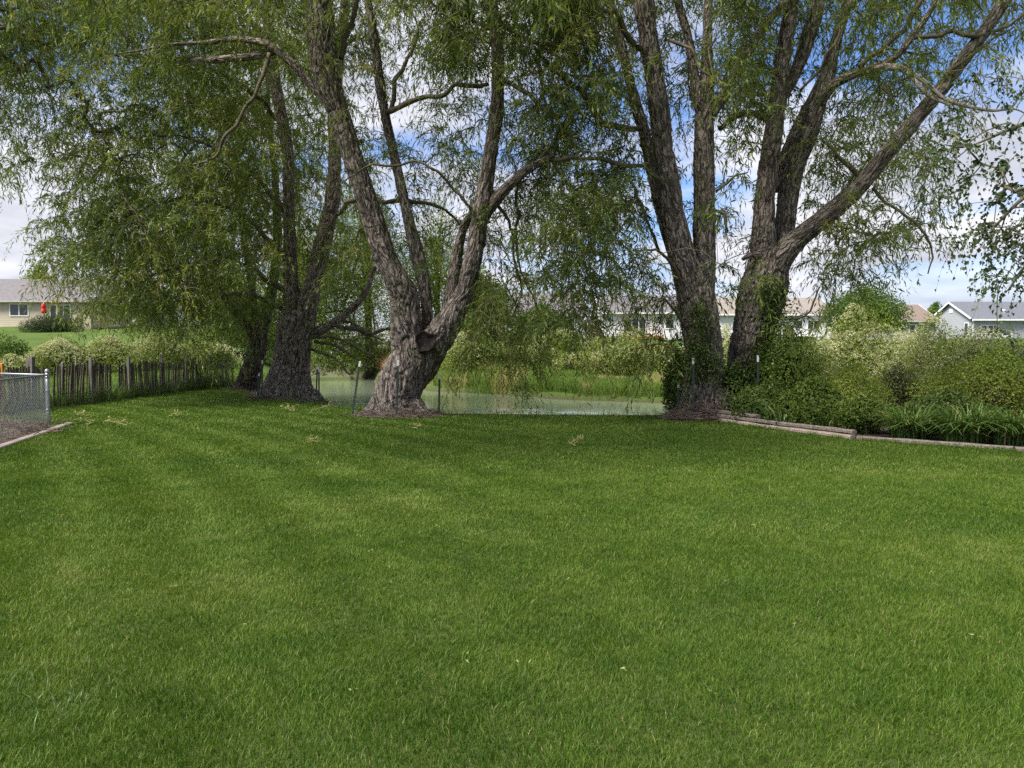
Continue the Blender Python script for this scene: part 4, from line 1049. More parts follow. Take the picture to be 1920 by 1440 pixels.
shrub('flowering_shrub', 'back row shrub across the creek, right of the bright green tree', 'shrub', 965, 622, 62, 110, n=7000, mat=M['shrub'], flower=500, r=rs, group=g_far, leaf=(0.13, 0.08))
g_r = 'flowering shrubs on the right bank'
shrub('flowering_shrub', 'tallest cream-topped shrub on the right, in front of the round green tree', 'shrub', 1612, 594, 29, 230, n=26000, mat=M['shrub_light'], flower=3200, r=rs, group=g_r, leaf=(0.085, 0.05), depth=2.2)
shrub('flowering_shrub', 'wide blossoming shrub on the right bank below the brown-roofed house', 'shrub', 1735, 610, 27, 230, n=20000, mat=M['shrub'], flower=2200, r=rs, group=g_r, leaf=(0.08, 0.048), depth=2.0)
shrub('flowering_shrub', 'pale blossoming shrub on the right bank below the grey gabled house', 'shrub', 1850, 628, 25, 230, n=19000, mat=M['shrub'], flower=1700, r=rs, group=g_r, leaf=(0.08, 0.048), depth=2.0)
shrub('flowering_shrub', 'loose blossoming shrub on the right bank against the creeper-covered trunk', 'shrub', 1530, 650, 25, 150, n=10000, mat=M['shrub_light'], flower=900, r=rs, group=g_r, leaf=(0.08, 0.048), depth=1.6)
shrub('flowering_shrub', 'small blossoming shrub in the gap between the two right willow trunks', 'shrub', 1362, 622, 34, 90, n=4500, mat=M['shrub_light'], flower=700, r=rs, group=g_r, leaf=(0.09, 0.055))
shrub('leafy_shrub', 'yellow-green loose shrub with bare dark twigs at the right edge behind the daylilies', 'shrub', 1860, 660, 16.5, 250, n=17000, mat=M['shrub_light'], flower=0, r=rs, leaf=(0.055, 0.032), depth=1.2, twiggy=0.05)
shrub('leafy_shrub', 'yellow-green shrub behind the middle of the planting bed', 'shrub', 1610, 690, 17.5, 180, n=10000, mat=M['shrub_light'], flower=0, r=rs, leaf=(0.055, 0.032), depth=1.1)
shrub('leafy_shrub', 'twiggy half-bare shrub with a dark hollow in the middle of the right bank', 'shrub', 1690, 690, 19, 130, n=4200, mat=M['shrub'], flower=250, r=rs, leaf=(0.06, 0.036), depth=1.0, twiggy=0.25)
g_d = 'dark green bushes round the right willows'
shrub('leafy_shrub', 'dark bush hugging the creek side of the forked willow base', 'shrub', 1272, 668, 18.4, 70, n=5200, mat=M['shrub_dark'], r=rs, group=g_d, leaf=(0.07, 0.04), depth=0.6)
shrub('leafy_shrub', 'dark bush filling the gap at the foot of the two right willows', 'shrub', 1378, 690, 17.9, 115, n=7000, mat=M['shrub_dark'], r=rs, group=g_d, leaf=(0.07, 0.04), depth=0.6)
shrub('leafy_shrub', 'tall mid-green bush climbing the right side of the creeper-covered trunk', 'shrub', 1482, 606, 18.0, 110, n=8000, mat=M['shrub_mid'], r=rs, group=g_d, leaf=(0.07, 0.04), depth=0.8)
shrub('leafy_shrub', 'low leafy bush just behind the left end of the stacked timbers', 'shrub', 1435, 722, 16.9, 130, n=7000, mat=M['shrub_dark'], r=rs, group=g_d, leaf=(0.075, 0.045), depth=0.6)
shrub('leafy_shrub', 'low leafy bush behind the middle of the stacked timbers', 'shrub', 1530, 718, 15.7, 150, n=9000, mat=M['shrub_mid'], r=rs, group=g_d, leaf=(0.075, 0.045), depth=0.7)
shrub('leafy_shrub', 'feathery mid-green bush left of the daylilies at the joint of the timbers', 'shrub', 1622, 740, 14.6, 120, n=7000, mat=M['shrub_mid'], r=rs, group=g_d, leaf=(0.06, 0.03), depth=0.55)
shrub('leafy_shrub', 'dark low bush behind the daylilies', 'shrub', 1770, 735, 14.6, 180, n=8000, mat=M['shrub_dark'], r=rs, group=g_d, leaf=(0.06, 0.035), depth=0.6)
g_l = 'flowering shrubs behind the picket fence'
shrub('dark_shrub', 'dark green shrub at the far left behind the picket fence, among pale blossom', 'shrub', 25, 632, 44, 110, n=8000, mat=M['maple'], r=rs, leaf=(0.11, 0.07))
shrub('flowering_shrub', 'low pale shrub at the left edge just above the chain link fence', 'shrub', 20, 668, 38, 90, n=5000, mat=M['shrub'], flower=900, r=rs, group=g_l, leaf=(0.10, 0.06))
shrub('flowering_shrub', 'pale blossoming shrub behind the grey post near the chain link fence', 'shrub', 110, 640, 40, 130, n=9000, mat=M['shrub'], flower=1600, r=rs, group=g_l, leaf=(0.10, 0.06))
shrub('flowering_shrub', 'pale blossoming shrub below the beige house, second gap of the picket fence', 'shrub', 200, 634, 42, 130, n=9000, mat=M['shrub'], flower=1600, r=rs, group=g_l, leaf=(0.10, 0.06))
shrub('flowering_shrub', 'tall blossoming shrub behind the middle of the picket fence', 'shrub', 290, 628, 44, 140, n=9500, mat=M['shrub'], flower=1500, r=rs, group=g_l, leaf=(0.10, 0.06))
shrub('flowering_shrub', 'blossoming shrub at the far end of the picket fence under drooping willow leaves', 'shrub', 385, 645, 45, 130, n=9000, mat=M['shrub'], flower=1000, r=rs, group=g_l, leaf=(0.10, 0.06))
shrub('clipped_hedge', 'dark spreading evergreen hedge in front of the beige house', 'hedge', 92, 594, 70, 122, n=16000, mat=M['yew'], r=rs, leaf=(0.11, 0.05), nl=26, depth=1.4)
shrub('brown_shrub', 'rust-brown rounded shrub between the two houses across the creek', 'shrub', 1112, 600, 78, 30, n=2500, mat=M['dry'], r=rs, leaf=(0.16, 0.08), depth=0.8)

def far_tree(name, label, px, top_y, d, width_px, trunk_h, n, leaf, mat, r, nl=16, group=None, depth=None):
    x = (px - 960) / F * d
    gz = float(height(np.array([x]), np.array([d]))[0])
    top = float(P(960, top_y, d)[2]); wx = width_px * d / F / 2
    t = thing(name, label, 'tree', (x, d, gz), group)
    c0 = gz + trunk_h; hh = (top - c0) / 2
    p, dr, pn = lobes_cloud((x, d, c0 + hh), (wx, depth or wx, hh * 1.05), n, r, nl, 0.45)
    ld = unit(dr * 0.6 + r.normal(size=p.shape) * 0.7 + np.array([0, 0, -.2]))
    sz = r.uniform(0.6, 1.3, n)
    v, q = leaf_mesh(p, ld, leaf[0] * sz, leaf[1] * sz, r)
    mesh_obj('crown', v, [q], mat, t, False, {'tone': np.repeat(np.clip(0.45 + r.normal(0, 0.17, n) + .6 * (fbm(p * 0.9, 2) - .5), 0, 1), 4)})
    mb = MB()
    tp = np.array([(x, d, gz - .1), (x + .1, d, gz + trunk_h), (x, d + .1, c0 + hh), (x + .1, d, c0 + 1.6 * hh)])
    cv = catmull(np.concatenate([tp, np.array([[.028], [.022], [.014], [.005]]) * (top - gz)], 1), 0.3)
    mb.tube(cv[:, :3], cv[:, 3], 8)
    e = p[r.integers(0, n, 26)]
    s0 = cv[r.integers(len(cv) // 4, len(cv), 26), :3]
    mid = (s0 + e) / 2 + np.array([0, 0, .08 * (top - gz)])
    mb.segs(s0, mid, .010 * (top - gz), .006 * (top - gz), 5); mb.segs(mid, e, .006 * (top - gz), .002 * (top - gz), 5)
    mb.build('trunk', M['twig'], t, True)
    return t
far_tree('round_tree', 'round bright green clipped-looking tree between the tan and brown roofs', 1620, 541, 70, 140, 1.0, 16000, (0.20, 0.12), M['maple'], rs, 26)
far_tree('distant_tree', 'dark treetop just showing behind the grey gabled house', 1752, 571, 110, 32, 2.0, 2500, (0.3, 0.18), M['maple'], rs)
far_tree('distant_tree', 'pale wispy tree rising behind the roof of the beige house', 75, 498, 95, 55, 3.0, 2200, (0.32, 0.14), M['willow_far'], rs)
far_tree('distant_tree', 'bright green tree across the creek just right of the leaning trunk', 900, 515, 60, 110, 0.3, 13000, (0.22, 0.10), M['willow_far'], rs, 18)
far_tree('distant_tree', 'loose mid-green tree across the creek in front of the curtained pale house', 1010, 572, 64, 105, 0.4, 9000, (0.22, 0.10), M['maple'], rs, 16)
far_tree('background_willow', 'pale green willow far behind, seen between the broad trunk and the leaning trunk', 690, 330, 62, 210, 0.6, 30000, (0.26, 0.06), M['willow_far'], rs, 26)
far_tree('background_willow', 'hazy light green willow far behind the limbs of the leaning trunk', 820, 395, 66, 170, 0.6, 20000, (0.26, 0.06), M['willow_far'], rs, 24)
far_tree('background_willow', 'hazy willow far behind the broad trunk on the left', 560, 380, 58, 220, 0.5, 26000, (0.26, 0.06), M['willow_far'], rs, 26)
far_tree('background_willow', 'low light green willow across the creek at the end of the picket fence', 430, 500, 56, 190, 0.3, 22000, (0.24, 0.06), M['willow_far'], rs, 24)

# creeper on the two right trunks
def creeper(label, spots, r, n_per, parent_d):
    t = thing('creeper', label, 'climbing plant', tuple(P(spots[-1][0], 745, parent_d)), None)
    pp, dd = [], []
    for (px, py, d, sx, sy, n) in spots:
        u = r.normal(size=n); w_ = r.normal(size=n)
        pts = P(px + u * sx, py + w_ * sy, d + 0.10 * np.abs(r.normal(size=n)) * -1 + 0.25 * (u * u) * 0.4)
        pp.append(pts); dd.append(unit(r.normal(size=(n, 3)) * 0.6 + np.array([0, -0.5, -0.35])))
    p = np.concatenate(pp); d_ = np.concatenate(dd)
    sz = r.uniform(0.6, 1.3, len(p))
    v, q = leaf_mesh(p, d_, 0.075 * sz, 0.05 * sz, r)
    mesh_obj('foliage', v, [q], M['shrub_dark'], t, False, {'tone': np.repeat(np.clip(0.5 + r.normal(0, .2, len(p)), 0, 1), 4)})
    mb = MB()
    for (px, py, d, sx, sy, n) in spots:
        L = Limb([(px + r.normal() * 6, py + 2 * sy, d - .02, .9), (px + r.normal() * sx * .5, py, d - .05, .8), (px + r.normal() * sx, py - 2 * sy, d - .03, .5)])
        mb.tube(L.p, L.r, 4)
    mb.build('stems', M['brush'], t)
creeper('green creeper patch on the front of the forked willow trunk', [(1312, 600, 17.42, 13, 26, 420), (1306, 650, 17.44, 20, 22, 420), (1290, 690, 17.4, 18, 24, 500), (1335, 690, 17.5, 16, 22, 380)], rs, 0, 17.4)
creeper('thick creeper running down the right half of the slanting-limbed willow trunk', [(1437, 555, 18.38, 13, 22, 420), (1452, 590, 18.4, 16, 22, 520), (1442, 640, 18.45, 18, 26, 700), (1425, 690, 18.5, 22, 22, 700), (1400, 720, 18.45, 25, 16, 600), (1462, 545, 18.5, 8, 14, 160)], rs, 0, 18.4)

# daylilies
def daylily(label, px, d, width_px, hgt, n, r, group='daylily clumps behind the timbers'):
    x0 = (px - 960) / F * d; wx = width_px * d / F / 2
    t = thing('daylily_clump', label, 'plant', (x0, d, 0), group)
    a = r.uniform(0, 2 * np.pi, n); rr = np.sqrt(r.random(n))
    b0 = np.stack([x0 + np.cos(a) * wx * 0.55 * rr, d + np.sin(a) * wx * 0.35 * rr, 0 * a], 1)
    az = a + r.normal(0, 0.7, n); L = hgt * r.uniform(0.8, 1.5, n); arch = r.uniform(0.45, 1.15, n)
    out_ = np.stack([np.cos(az), np.sin(az), 0 * az], 1); side = np.stack([-np.sin(az), np.cos(az), 0 * az], 1)
    K = 6; rows = []
    for k in range(K + 1):
        f = k / K
        c = b0 + out_ * (L * (0.10 * f + 0.72 * arch * f * f))[:, None] + np.array([0, 0, 1.0]) * (L * (f - 0.66 * arch * f ** 2.3))[:, None]
        wd = 0.0105 * (1 - f ** 3) * (0.7 + 0.6 * f) + 0.0008
        rows.append(c - side * wd); rows.append(c + side * wd)
    v = np.stack(rows, 1).reshape(-1, 3)
    v[:, 2] = np.maximum(v[:, 2], 0.012)
    b = np.arange(n)[:, None] * (2 * K + 2)
    q = np.concatenate([b + np.array([[2 * k, 2 * k + 1, 2 * k + 3, 2 * k + 2]]) for k in range(K)])
    tone = np.where(r.random(n) < 0.03, 1.0, np.clip(0.5 + r.normal(0, .22, n), 0, .95))
    mesh_obj('leaves', v, [q], M['lily'], t, False, {'tone': np.repeat(tone, 2 * K + 2)})
daylily('bright daylily clump left of the widest one, with a few yellowed lower leaves', 1712, 13.75, 130, 0.66, 420, rs)
daylily('widest daylily clump of long arching leaves near the right edge', 1818, 13.25, 165, 0.72, 560, rs)
daylily('daylily clump cut by the right edge of the view', 1905, 12.95, 130, 0.72, 460, rs)
daylily('sparse daylily tuft arching out of the dark bushes below the creeper-covered trunk', 1470, 15.6, 110, 0.85, 60, rs)
daylily('small daylily tuft behind the bush in the middle of the stacked timbers', 1565, 14.9, 90, 0.75, 70, rs)

daylily('daylily clump beyond the right edge of the view', 2030, 12.3, 150, 0.70, 260, rs)
daylily('daylily clump farthest right along the bed', 2160, 11.9, 150, 0.70, 200, rs)
shrub('leafy_shrub', 'yellow-green shrub beyond the right edge of the view', 'shrub', 2080, 655, 15.0, 240, n=9000, mat=M['shrub_light'], r=rs, leaf=(0.055, 0.034), depth=1.2)
shrub('flowering_shrub', 'blossoming shrub on the right bank beyond the edge of the view', 'shrub', 2060, 628, 22, 230, n=9000, mat=M['shrub'], flower=800, r=rs, group=g_r, leaf=(0.08, 0.048), depth=1.8)
# ------------------------------------------------------------------ timbers
def timber(label, a, b, z0, mat, curve=0.0, wdt=0.12, hgt=0.08):
    a = np.array(a, float); b = np.array(b, float)
    ln = np.linalg.norm(b - a); dirv = (b - a) / ln; nv = np.array([-dirv[1], dirv[0]])
    mid = (a + b) / 2
    pr = []
    hw, hh = wdt / 2, hgt
    prof = [(-hw * .55, 0), (hw * .55, 0), (hw, hh * .25), (hw, hh * .75), (hw * .6, hh), (-hw * .6, hh), (-hw, hh * .75), (-hw, hh * .25)]
    Kk = 14; v = []
    for k in range(Kk + 1):
        f = k / Kk
        c = a + (b - a) * f + nv * curve * 4 * f * (1 - f)
        j = 0.004 * math.sin(k * 2.1 + a[0] * 7)
        for (s_, h_) in prof:
            p = c + nv * (s_ + j); v.append((p[0], p[1], z0 + h_ + 0.003 * math.sin(k * 1.3 + s_ * 40)))
    v = np.array(v); n = len(prof)
    i = np.arange(Kk)[:, None] * n; jj = np.arange(n)[None]; kk = (jj + 1) % n
    q = np.stack([i + jj, i + kk, i + n + kk, i + n + jj], -1).reshape(-1, 4)
    caps = np.array([list(range(n))[::-1], [Kk * n + x for x in range(n)]])
    o = mesh_obj('landscape_timber', v, [q, caps], mat)
    return tag(o, label, 'timber', 'landscape timbers edging the lawn')
timber('pale bottom timber of the stack, lying against the lawn at its left end', (4.37, 17.62), (5.12, 15.5), 0.0, M['timber_light'], 0.03)
timber('pale bottom timber continuing the stack towards the joint in the middle', (5.135, 15.46), (6.02, 13.62), 0.0, M['timber_light'], 0.06)
timber('grey middle timber lying on the pale bottom timber at the left end of the stack', (4.36, 17.72), (5.30, 15.35), 0.084, M['timber'], 0.03)
timber('grey upper timber that runs down to the joint in the middle of the bed edge', (5.315, 15.31), (6.1, 13.72), 0.084, M['timber'], 0.05)
timber('short topmost timber at the left end of the stack, set back under the bushes', (4.46, 17.75), (5.12, 16.0), 0.168, M['timber'], 0.0, 0.11)
timber('single weathered timber edging the bed below the daylilies', (6.08, 13.55), (7.85, 12.06), 0.0, M['timber'], 0.05, 0.12, 0.08)
timber('single timber running out of the view at the right edge', (7.87, 12.04), (10.2, 11.0), 0.0, M['timber'], 0.06, 0.12, 0.075)
for k_, (px_, lab_) in enumerate(((1258, 'flat stone under the left edge of the brush heap by the forked willow'), (1312, 'flat stone between the brush heap and the stacked timbers'))):
    c_ = P(px_, 783, 17.75)
    mb = MB(); n_ = 12; an = np.linspace(0, 2 * np.pi, n_, endpoint=False)
    rr_ = 0.17 * (1 + 0.25 * np.sin(2 * an + k_) + 0.12 * np.sin(5 * an + 2 * k_))
    for_ = np.stack([c_[0] + rr_ * 1.3 * np.cos(an), c_[1] + rr_ * 0.8 * np.sin(an), 0 * an - 0.01], 1)
    top_ = for_ * 1.0; top_[:, 2] = 0.085 + 0.02 * np.sin(3 * an); top_[:, :2] = c_[:2] + (for_[:, :2] - c_[:2]) * 0.82
    i_ = np.arange(n_); j_ = (i_ + 1) % n_
    mb.add(np.concatenate([for_, top_]), [np.stack([i_, j_, n_ + j_, n_ + i_], 1), [tuple(range(n_, 2 * n_))]])
    tag(mb.build('edging_stone', M['rock']), lab_, 'stone', 'edging stones')

# ------------------------------------------------------------------ brush heaps round the trunks
def brush(label, x, y, rx, ry, hgt, n, r, inner=0.0, group='brushwood heaps round the trunks'):
    a = r.uniform(0, 2 * np.pi, n); rad = inner + (1 - inner) * np.sqrt(r.random(n))
    rad = np.where(r.random(n) < 0.07, rad * 1.25, rad)
    c = np.stack([x + rx * rad * np.cos(a), y + ry * rad * np.sin(a), 0 * a], 1)
    rad = np.minimum(rad, 1.0)
    c[:, 2] = np.maximum(height(c[:, 0], c[:, 1]), -0.2) + 0.012 + hgt * (1 - 0.85 * rad) * r.random(n)
    dv = np.stack([-np.sin(a), np.cos(a), 0 * a], 1) + r.normal(size=(n, 3)) * np.array([.9, .9, .28])
    dv = unit(dv); ln = r.uniform(0.12, 0.55, n)[:, None]
    p0 = c - dv * ln / 2; p1 = c + dv * ln / 2
    p0[:, 2] = np.maximum(p0[:, 2], c[:, 2] - 0.05); p1[:, 2] = np.maximum(p1[:, 2], c[:, 2] - 0.03)
    mid = (p0 + p1) / 2 + r.normal(size=(n, 3)) * 0.02
    rd = r.uniform(0.003, 0.009, n)
    mb = MB(); mb.segs(p0, mid, rd, rd, 4); mb.segs(mid, p1, rd, rd * .6, 4)
    # litter mound under the twigs
    k = 28; an = np.linspace(0, 2 * np.pi, k, endpoint=False)
    rings = []
    for f, hz in ((1.0, -0.015), (0.93, 0.03), (0.6, 0.35 * hgt), (0.25, 0.55 * hgt)):
        px_ = x + rx * f * np.cos(an) * (1 + .10 * np.sin(5 * an + x)); py_ = y + ry * f * np.sin(an) * (1 + .10 * np.sin(4 * an + y) + .06 * np.sin(9 * an))
        rings.append(np.stack([px_, py_, np.maximum(height(px_, py_), -.25) + hz], 1))
    vr = np.concatenate(rings); q = []
    for m_ in range(3):
        for j in range(k): q.append((m_ * k + j, m_ * k + (j + 1) % k, (m_ + 1) * k + (j + 1) % k, (m_ + 1) * k + j))
    mb.add(vr, [q, [tuple(range(3 * k, 4 * k))]])
    return tag(mb.build('brush_heap', M['brush']), label, 'brushwood', group)
brush('brown twig litter heaped round the base of the leaning willow', -2.74, 18.55, 1.02, 0.72, 0.18, 1500, rs, 0.35)
brush('brown twig litter round the base of the broad-trunked willow', -7.4, 25.6, 1.25, 1.0, 0.18, 1100, rs, 0.4)
brush('brown litter round the smaller willow at the end of the picket fence', -10.6, 31.3, 1.1, 0.9, 0.16, 600, rs, 0.4)
brush('tangled grey-brown brush piled against the forked willow behind its steel post', 4.3, 17.55, 0.78, 0.55, 0.62, 1500, rs, 0.2)
brush('dry brown brush heaped inside the chain link fence', -10.3, 14.2, 1.35, 1.75, 0.42, 2200, rs, 0.0, None)

# ------------------------------------------------------------------ tree guards (steel posts and wire)
def guard(label, posts, wires, r, wire_h=0.75, group='wire guards round the willow trunks'):
    """posts: (px_base, py_base, px_top, py_top, depth); wires: pairs joined by netting"""
    p0 = P(posts[0][0], posts[0][1], posts[0][4])
    t = thing('tree_guard', label, 'tree guard', (p0[0], p0[1], 0), group)
    bases, tops = [], []
    for (bx, by, tx, ty, d) in posts:
        b = P(bx, by, d); b[2] = float(height(b[:1], b[1:2])[0]) - 0.02
        tp = P(tx, ty, d)
        bases.append(b); tops.append(tp)
        sub = b + (tp - b) * 0.90
        def tee(a_, c_):
            m = MB()
            for (x0, x1, y0, y1) in ((-.024, .024, -.004, .004), (-.004, .004, .004, .036)):
                v8 = [a_ + np.array(o) for o in ((x0, y0, 0), (x1, y0, 0), (x1, y1, 0), (x0, y1, 0))] + [c_ + np.array(o) for o in ((x0, y0, 0), (x1, y0, 0), (x1, y1, 0), (x0, y1, 0))]
                m.hexa(np.array(v8))
            return m
        po = tee(b, sub).build('post', M['post'], t)
        tee(sub, tp).build('tip', M['post_tip'], po, ).location = (0, 0, 0)
    mb = MB()
    for (i, j) in wires:
        a, b = bases[i], bases[j]; ln = np.linalg.norm((b - a)[:2])
        bow = np.array([(b - a)[1], -(b - a)[0], 0]) / max(ln, .01) * 0.12
        f = np.arange(0, 1.0001, 0.09 / max(ln, .1))
        def pt(f, h): 
            f = np.asarray(f)[:, None]
            return a + (b - a) * f + bow * 4 * f * (1 - f) + np.array([0, 0, 1.0]) * (h + 0.02)
        for h_ in np.arange(0.05, wire_h, 0.09):
            q = pt(f, h_ + 0.02 * np.sin(f * 9)[:, None] * 0 + 0.0)
            q = q + r.normal(size=q.shape) * 0.008
            mb.segs(q[:-1], q[1:], 0.0014, 0.0014, 3)
        v0 = pt(f, 0.03); v1 = pt(f, wire_h) + r.normal(size=(len(f), 3)) * 0.02
        mb.segs(v0, v1, 0.0014, 0.0014, 3)
    if wires: mb.build('wire_mesh', M['wire'], t)
    return t
guard('three steel posts with sagging wire round the leaning willow', [(660, 771, 675, 677, 18.5), (744, 785, 746, 675, 17.95), (823, 783, 824, 703, 18.6)], [(0, 1), (1, 2)], rs)
guard('steel posts with wire netting round the broad-trunked willow', [(491, 748, 492, 675, 24.9), (592, 745, 595, 685, 25.2), (598, 748, 598, 690, 24.9), (483, 750, 486, 700, 24.7)], [(0, 1), (3, 0), (1, 2)], rs, 0.95)
guard('two slim posts with netting round the smaller willow by the picket fence end', [(434, 727, 438, 676, 31.8), (449, 726, 451, 677, 31.0)], [(0, 1)], rs, 0.95)
guard('single white-tipped steel post with wire at the forked willow base', [(1300, 783, 1300, 671, 17.2), (1270, 785, 1272, 720, 17.6)], [(0, 1)], rs, 0.8)
guard('pale-tipped steel post half buried in creeper under the slanting-limbed willow', [(1421, 770, 1421, 666, 17.6)], [], rs)

# ------------------------------------------------------------------ picket (lath) fence
pf = thing('picket_fence', 'weathered lath picket fence with wooden posts running along the left side of the lawn', 'fence', (-12.6, 26, 0))
post_d = [18.0, 20.3, 22.95, 25.5, 28.0, 30.0, 32.3, 34.4]
for k in range(len(post_d)):
    d = post_d[k]; w_ = 0.042 if d != 20.3 else 0.075
    g = float(height(np.array([-12.6]), np.array([d]))[0])
    hh = {18.0: 1.3, 20.3: 1.40, 22.95: 1.36, 25.5: 1.35, 28.0: 1.38, 30.0: 1.36}.get(d, 1.35)
    ln = rs.normal(0, 0.03)
    m = MB()
    xo = -12.6 + (0.08 if d == 22.95 else -0.06)
    m.hexa([(xo - w_, d - w_, g - .1), (xo + w_, d - w_, g - .1), (xo + w_, d + w_, g - .1), (xo - w_, d + w_, g - .1),
            (xo - w_ + ln, d - w_, hh), (xo + w_ + ln, d - w_, hh + .01), (xo + w_ + ln, d + w_, hh - .01), (xo - w_ + ln, d + w_, hh - .02)])
    m.build('post', M['wpost'], pf)
    if k == len(post_d) - 1: break
    m = MB(); d1 = post_d[k + 1]
    yy = np.arange(d + 0.08, d1 - 0.05, 0.084)
    wav = 0.06 * np.sin(yy * 1.7) + 0.03 * np.sin(yy * 4.1)
    for j, yv in enumerate(yy):
        if rs.random() < 0.05 or (24.3 < yv < 24.75): continue
        g = float(height(np.array([-12.6]), np.array([yv]))[0])
        hh = 1.14 + 0.5 * wav[j] + rs.normal(0, 0.03); ty = rs.normal(0, 0.035) + 0.12 * math.sin(yv * .9); tx = rs.normal(0, 0.03)
        x0 = -12.6 + wav[j] * .5; w2, t2 = 0.029, 0.008
        m.hexa([(x0 - t2, yv - w2, g + .01), (x0 + t2, yv - w2, g + .01), (x0 + t2, yv + w2, g + .01), (x0 - t2, yv + w2, g + .01),
                (x0 - t2 + tx, yv - w2 + ty, hh), (x0 + t2 + tx, yv - w2 + ty, hh), (x0 + t2 + tx, yv + w2 + ty, hh - .005), (x0 - t2 + tx, yv + w2 + ty, hh - .005)])
    for hz in (0.2, 0.6, 1.0):
        q = np.stack([-12.585 + 0.03 * np.sin(yy * 1.7), yy, hz + 0 * yy], 1)
        m.segs(q[:-1], q[1:], 0.004, 0.004, 3)
    m.build('slat_panel', M['slat'], pf)
def stake(name, label, px, d, ytop, w_, mat, x=None, group=None):
    p = P(px, ytop, d); g = float(height(p[:1], p[1:2])[0])
    m = MB(); m.box(p[0] - w_, p[0] + w_, d - w_, d + w_, g - .1, p[2] - w_)
    m.add([(p[0] - w_, d - w_, p[2] - w_), (p[0] + w_, d - w_, p[2] - w_), (p[0] + w_, d + w_, p[2] - w_), (p[0] - w_, d + w_, p[2] - w_), (p[0], d, p[2])], [[(0, 1, 4), (1, 2, 4), (2, 3, 4), (3, 0, 4)]])
    tag(m.build(name, mat), label, 'post', group)
stake('garden_stake', 'orange-brown stake at the left edge behind the chain link fence', 3, 19.0, 680, 0.03, M['orange_stake'])
stake('wooden_post', 'thin dark post standing behind the picket fence right of the chain link corner', 117, 23.6, 678, 0.035, M['wpost'], group='thin posts behind the picket fence')
stake('wooden_post', 'thin dark stick standing behind the picket fence next to its black post', 142, 24.2, 668, 0.022, M['wpost'], group='thin posts behind the picket fence')

# ------------------------------------------------------------------ chain link fence, kerb
cl = thing('chain_link_fence', 'galvanised chain link fence corner with round post at the left edge', 'fence', (-9.62, 16.0, 0))
cA = np.array([-9.62, 16.0]); cB = np.array([-7.95, 10.6]); cC = np.array([-13.4, 18.2]); HT = 1.10
m = MB(); zz_ = np.array([(cA[0], cA[1], z) for z in (-.05, .3, .7, HT + .03)]); m.tube(zz_, 0.038, 16)
po = m.build('post', M['galv'], cl, True)
m = MB(); prof = [(0.046, HT + .028), (0.048, HT + .05), (0.040, HT + .075), (0.022, HT + .093), (0.006, HT + .10)]
v_ = np.concatenate([[(cA[0] + r_ * math.cos(a), cA[1] + r_ * math.sin(a), z) for a in np.linspace(0, 2 * np.pi, 14, endpoint=False)] for r_, z in prof])
q_ = [(k * 14 + j, k * 14 + (j + 1) % 14, (k + 1) * 14 + (j + 1) % 14, (k + 1) * 14 + j) for k in range(4) for j in range(14)]
m.add(v_, [q_]); m.build('post_cap', M['galv'], po, True).location = (0, 0, 0)
for z in (.35, .75, 1.02):
    m = MB(); m.tube([(cA[0], cA[1], z - .015), (cA[0], cA[1], z), (cA[0], cA[1], z + .015)], 0.043, 14)
    m.build('band', M['galv'], po, True).location = (0, 0, 0)
for (B_) in (cB, cC):
    e = np.array([[cA[0], cA[1], HT - .03], [*(cA + (B_ - cA) * .5), HT - .03], [*B_, HT - .03]])
    m = MB(); m.tube(e, 0.021, 10); m.build('top_rail', M['galv'], cl, True)
    m = MB(); m.tube([(B_[0], B_[1], -.05), (B_[0], B_[1], .6), (B_[0], B_[1], HT + .02)], 0.03, 12); m.build('post', M['galv'], cl, True)
    # diamond wire fabric
    ln = np.linalg.norm(B_ - cA); nrm = np.array([(B_ - cA)[1], -(B_ - cA)[0]]) / ln * (0.028 if B_ is cB else -0.028)
    if B_ is cB: nrm = -nrm if nrm[0] < 0 else nrm
    s = 0.082; h0, h1 = 0.04, HT - .035
    p0s, p1s = [], []
    for u in np.arange(-(h1 - h0), ln, s * 1.0):
        for sg in (1, -1):
            a0, a1 = (u, u + (h1 - h0)) if sg > 0 else (u + (h1 - h0), u)
            # clip to 0..ln
            f0, f1 = 0.0, 1.0
            da = a1 - a0
            for lim, hi in ((0.0, False), (ln, True)):
                tt = (lim - a0) / da
                if (da > 0) != hi: f0 = max(f0, tt)
                else: f1 = min(f1, tt)
            if f1 - f0 < .02: continue
            for (f, lst) in ((f0, p0s), (f1, p1s)):
                al = a0 + da * f; xy = cA + (B_ - cA) * al / ln + nrm * 1.0
                lst.append((xy[0] , xy[1], h0 + (h1 - h0) * f))
    m = MB(); m.segs(p0s, p1s, 0.0024, 0.0024, 4)
    m.build('wire_mesh', M['wire'], cl)
m = MB()
kA = np.array([kerb_x(16.35) + .25, 16.45]); kB = np.array([kerb_x(9.5) + .12, 9.5])
dv = (kB - kA) / np.linalg.norm(kB - kA); nv = np.array([-dv[1], dv[0]]); nv = nv if nv[0] > 0 else -nv
pf_ = [(-.08, 0), (.075, 0), (.075, .03), (.06, .045), (-.065, .045), (-.08, .03)]
poly = np.array([(kA[0] + nv[0] * s_, kA[1] + nv[1] * s_, h_) for s_, h_ in pf_])
m.prism(poly, (kB[0] - kA[0], kB[1] - kA[1], 0))
tag(m.build('kerb', M['kerb']), 'narrow concrete mowing kerb below the chain link fence', 'kerb')

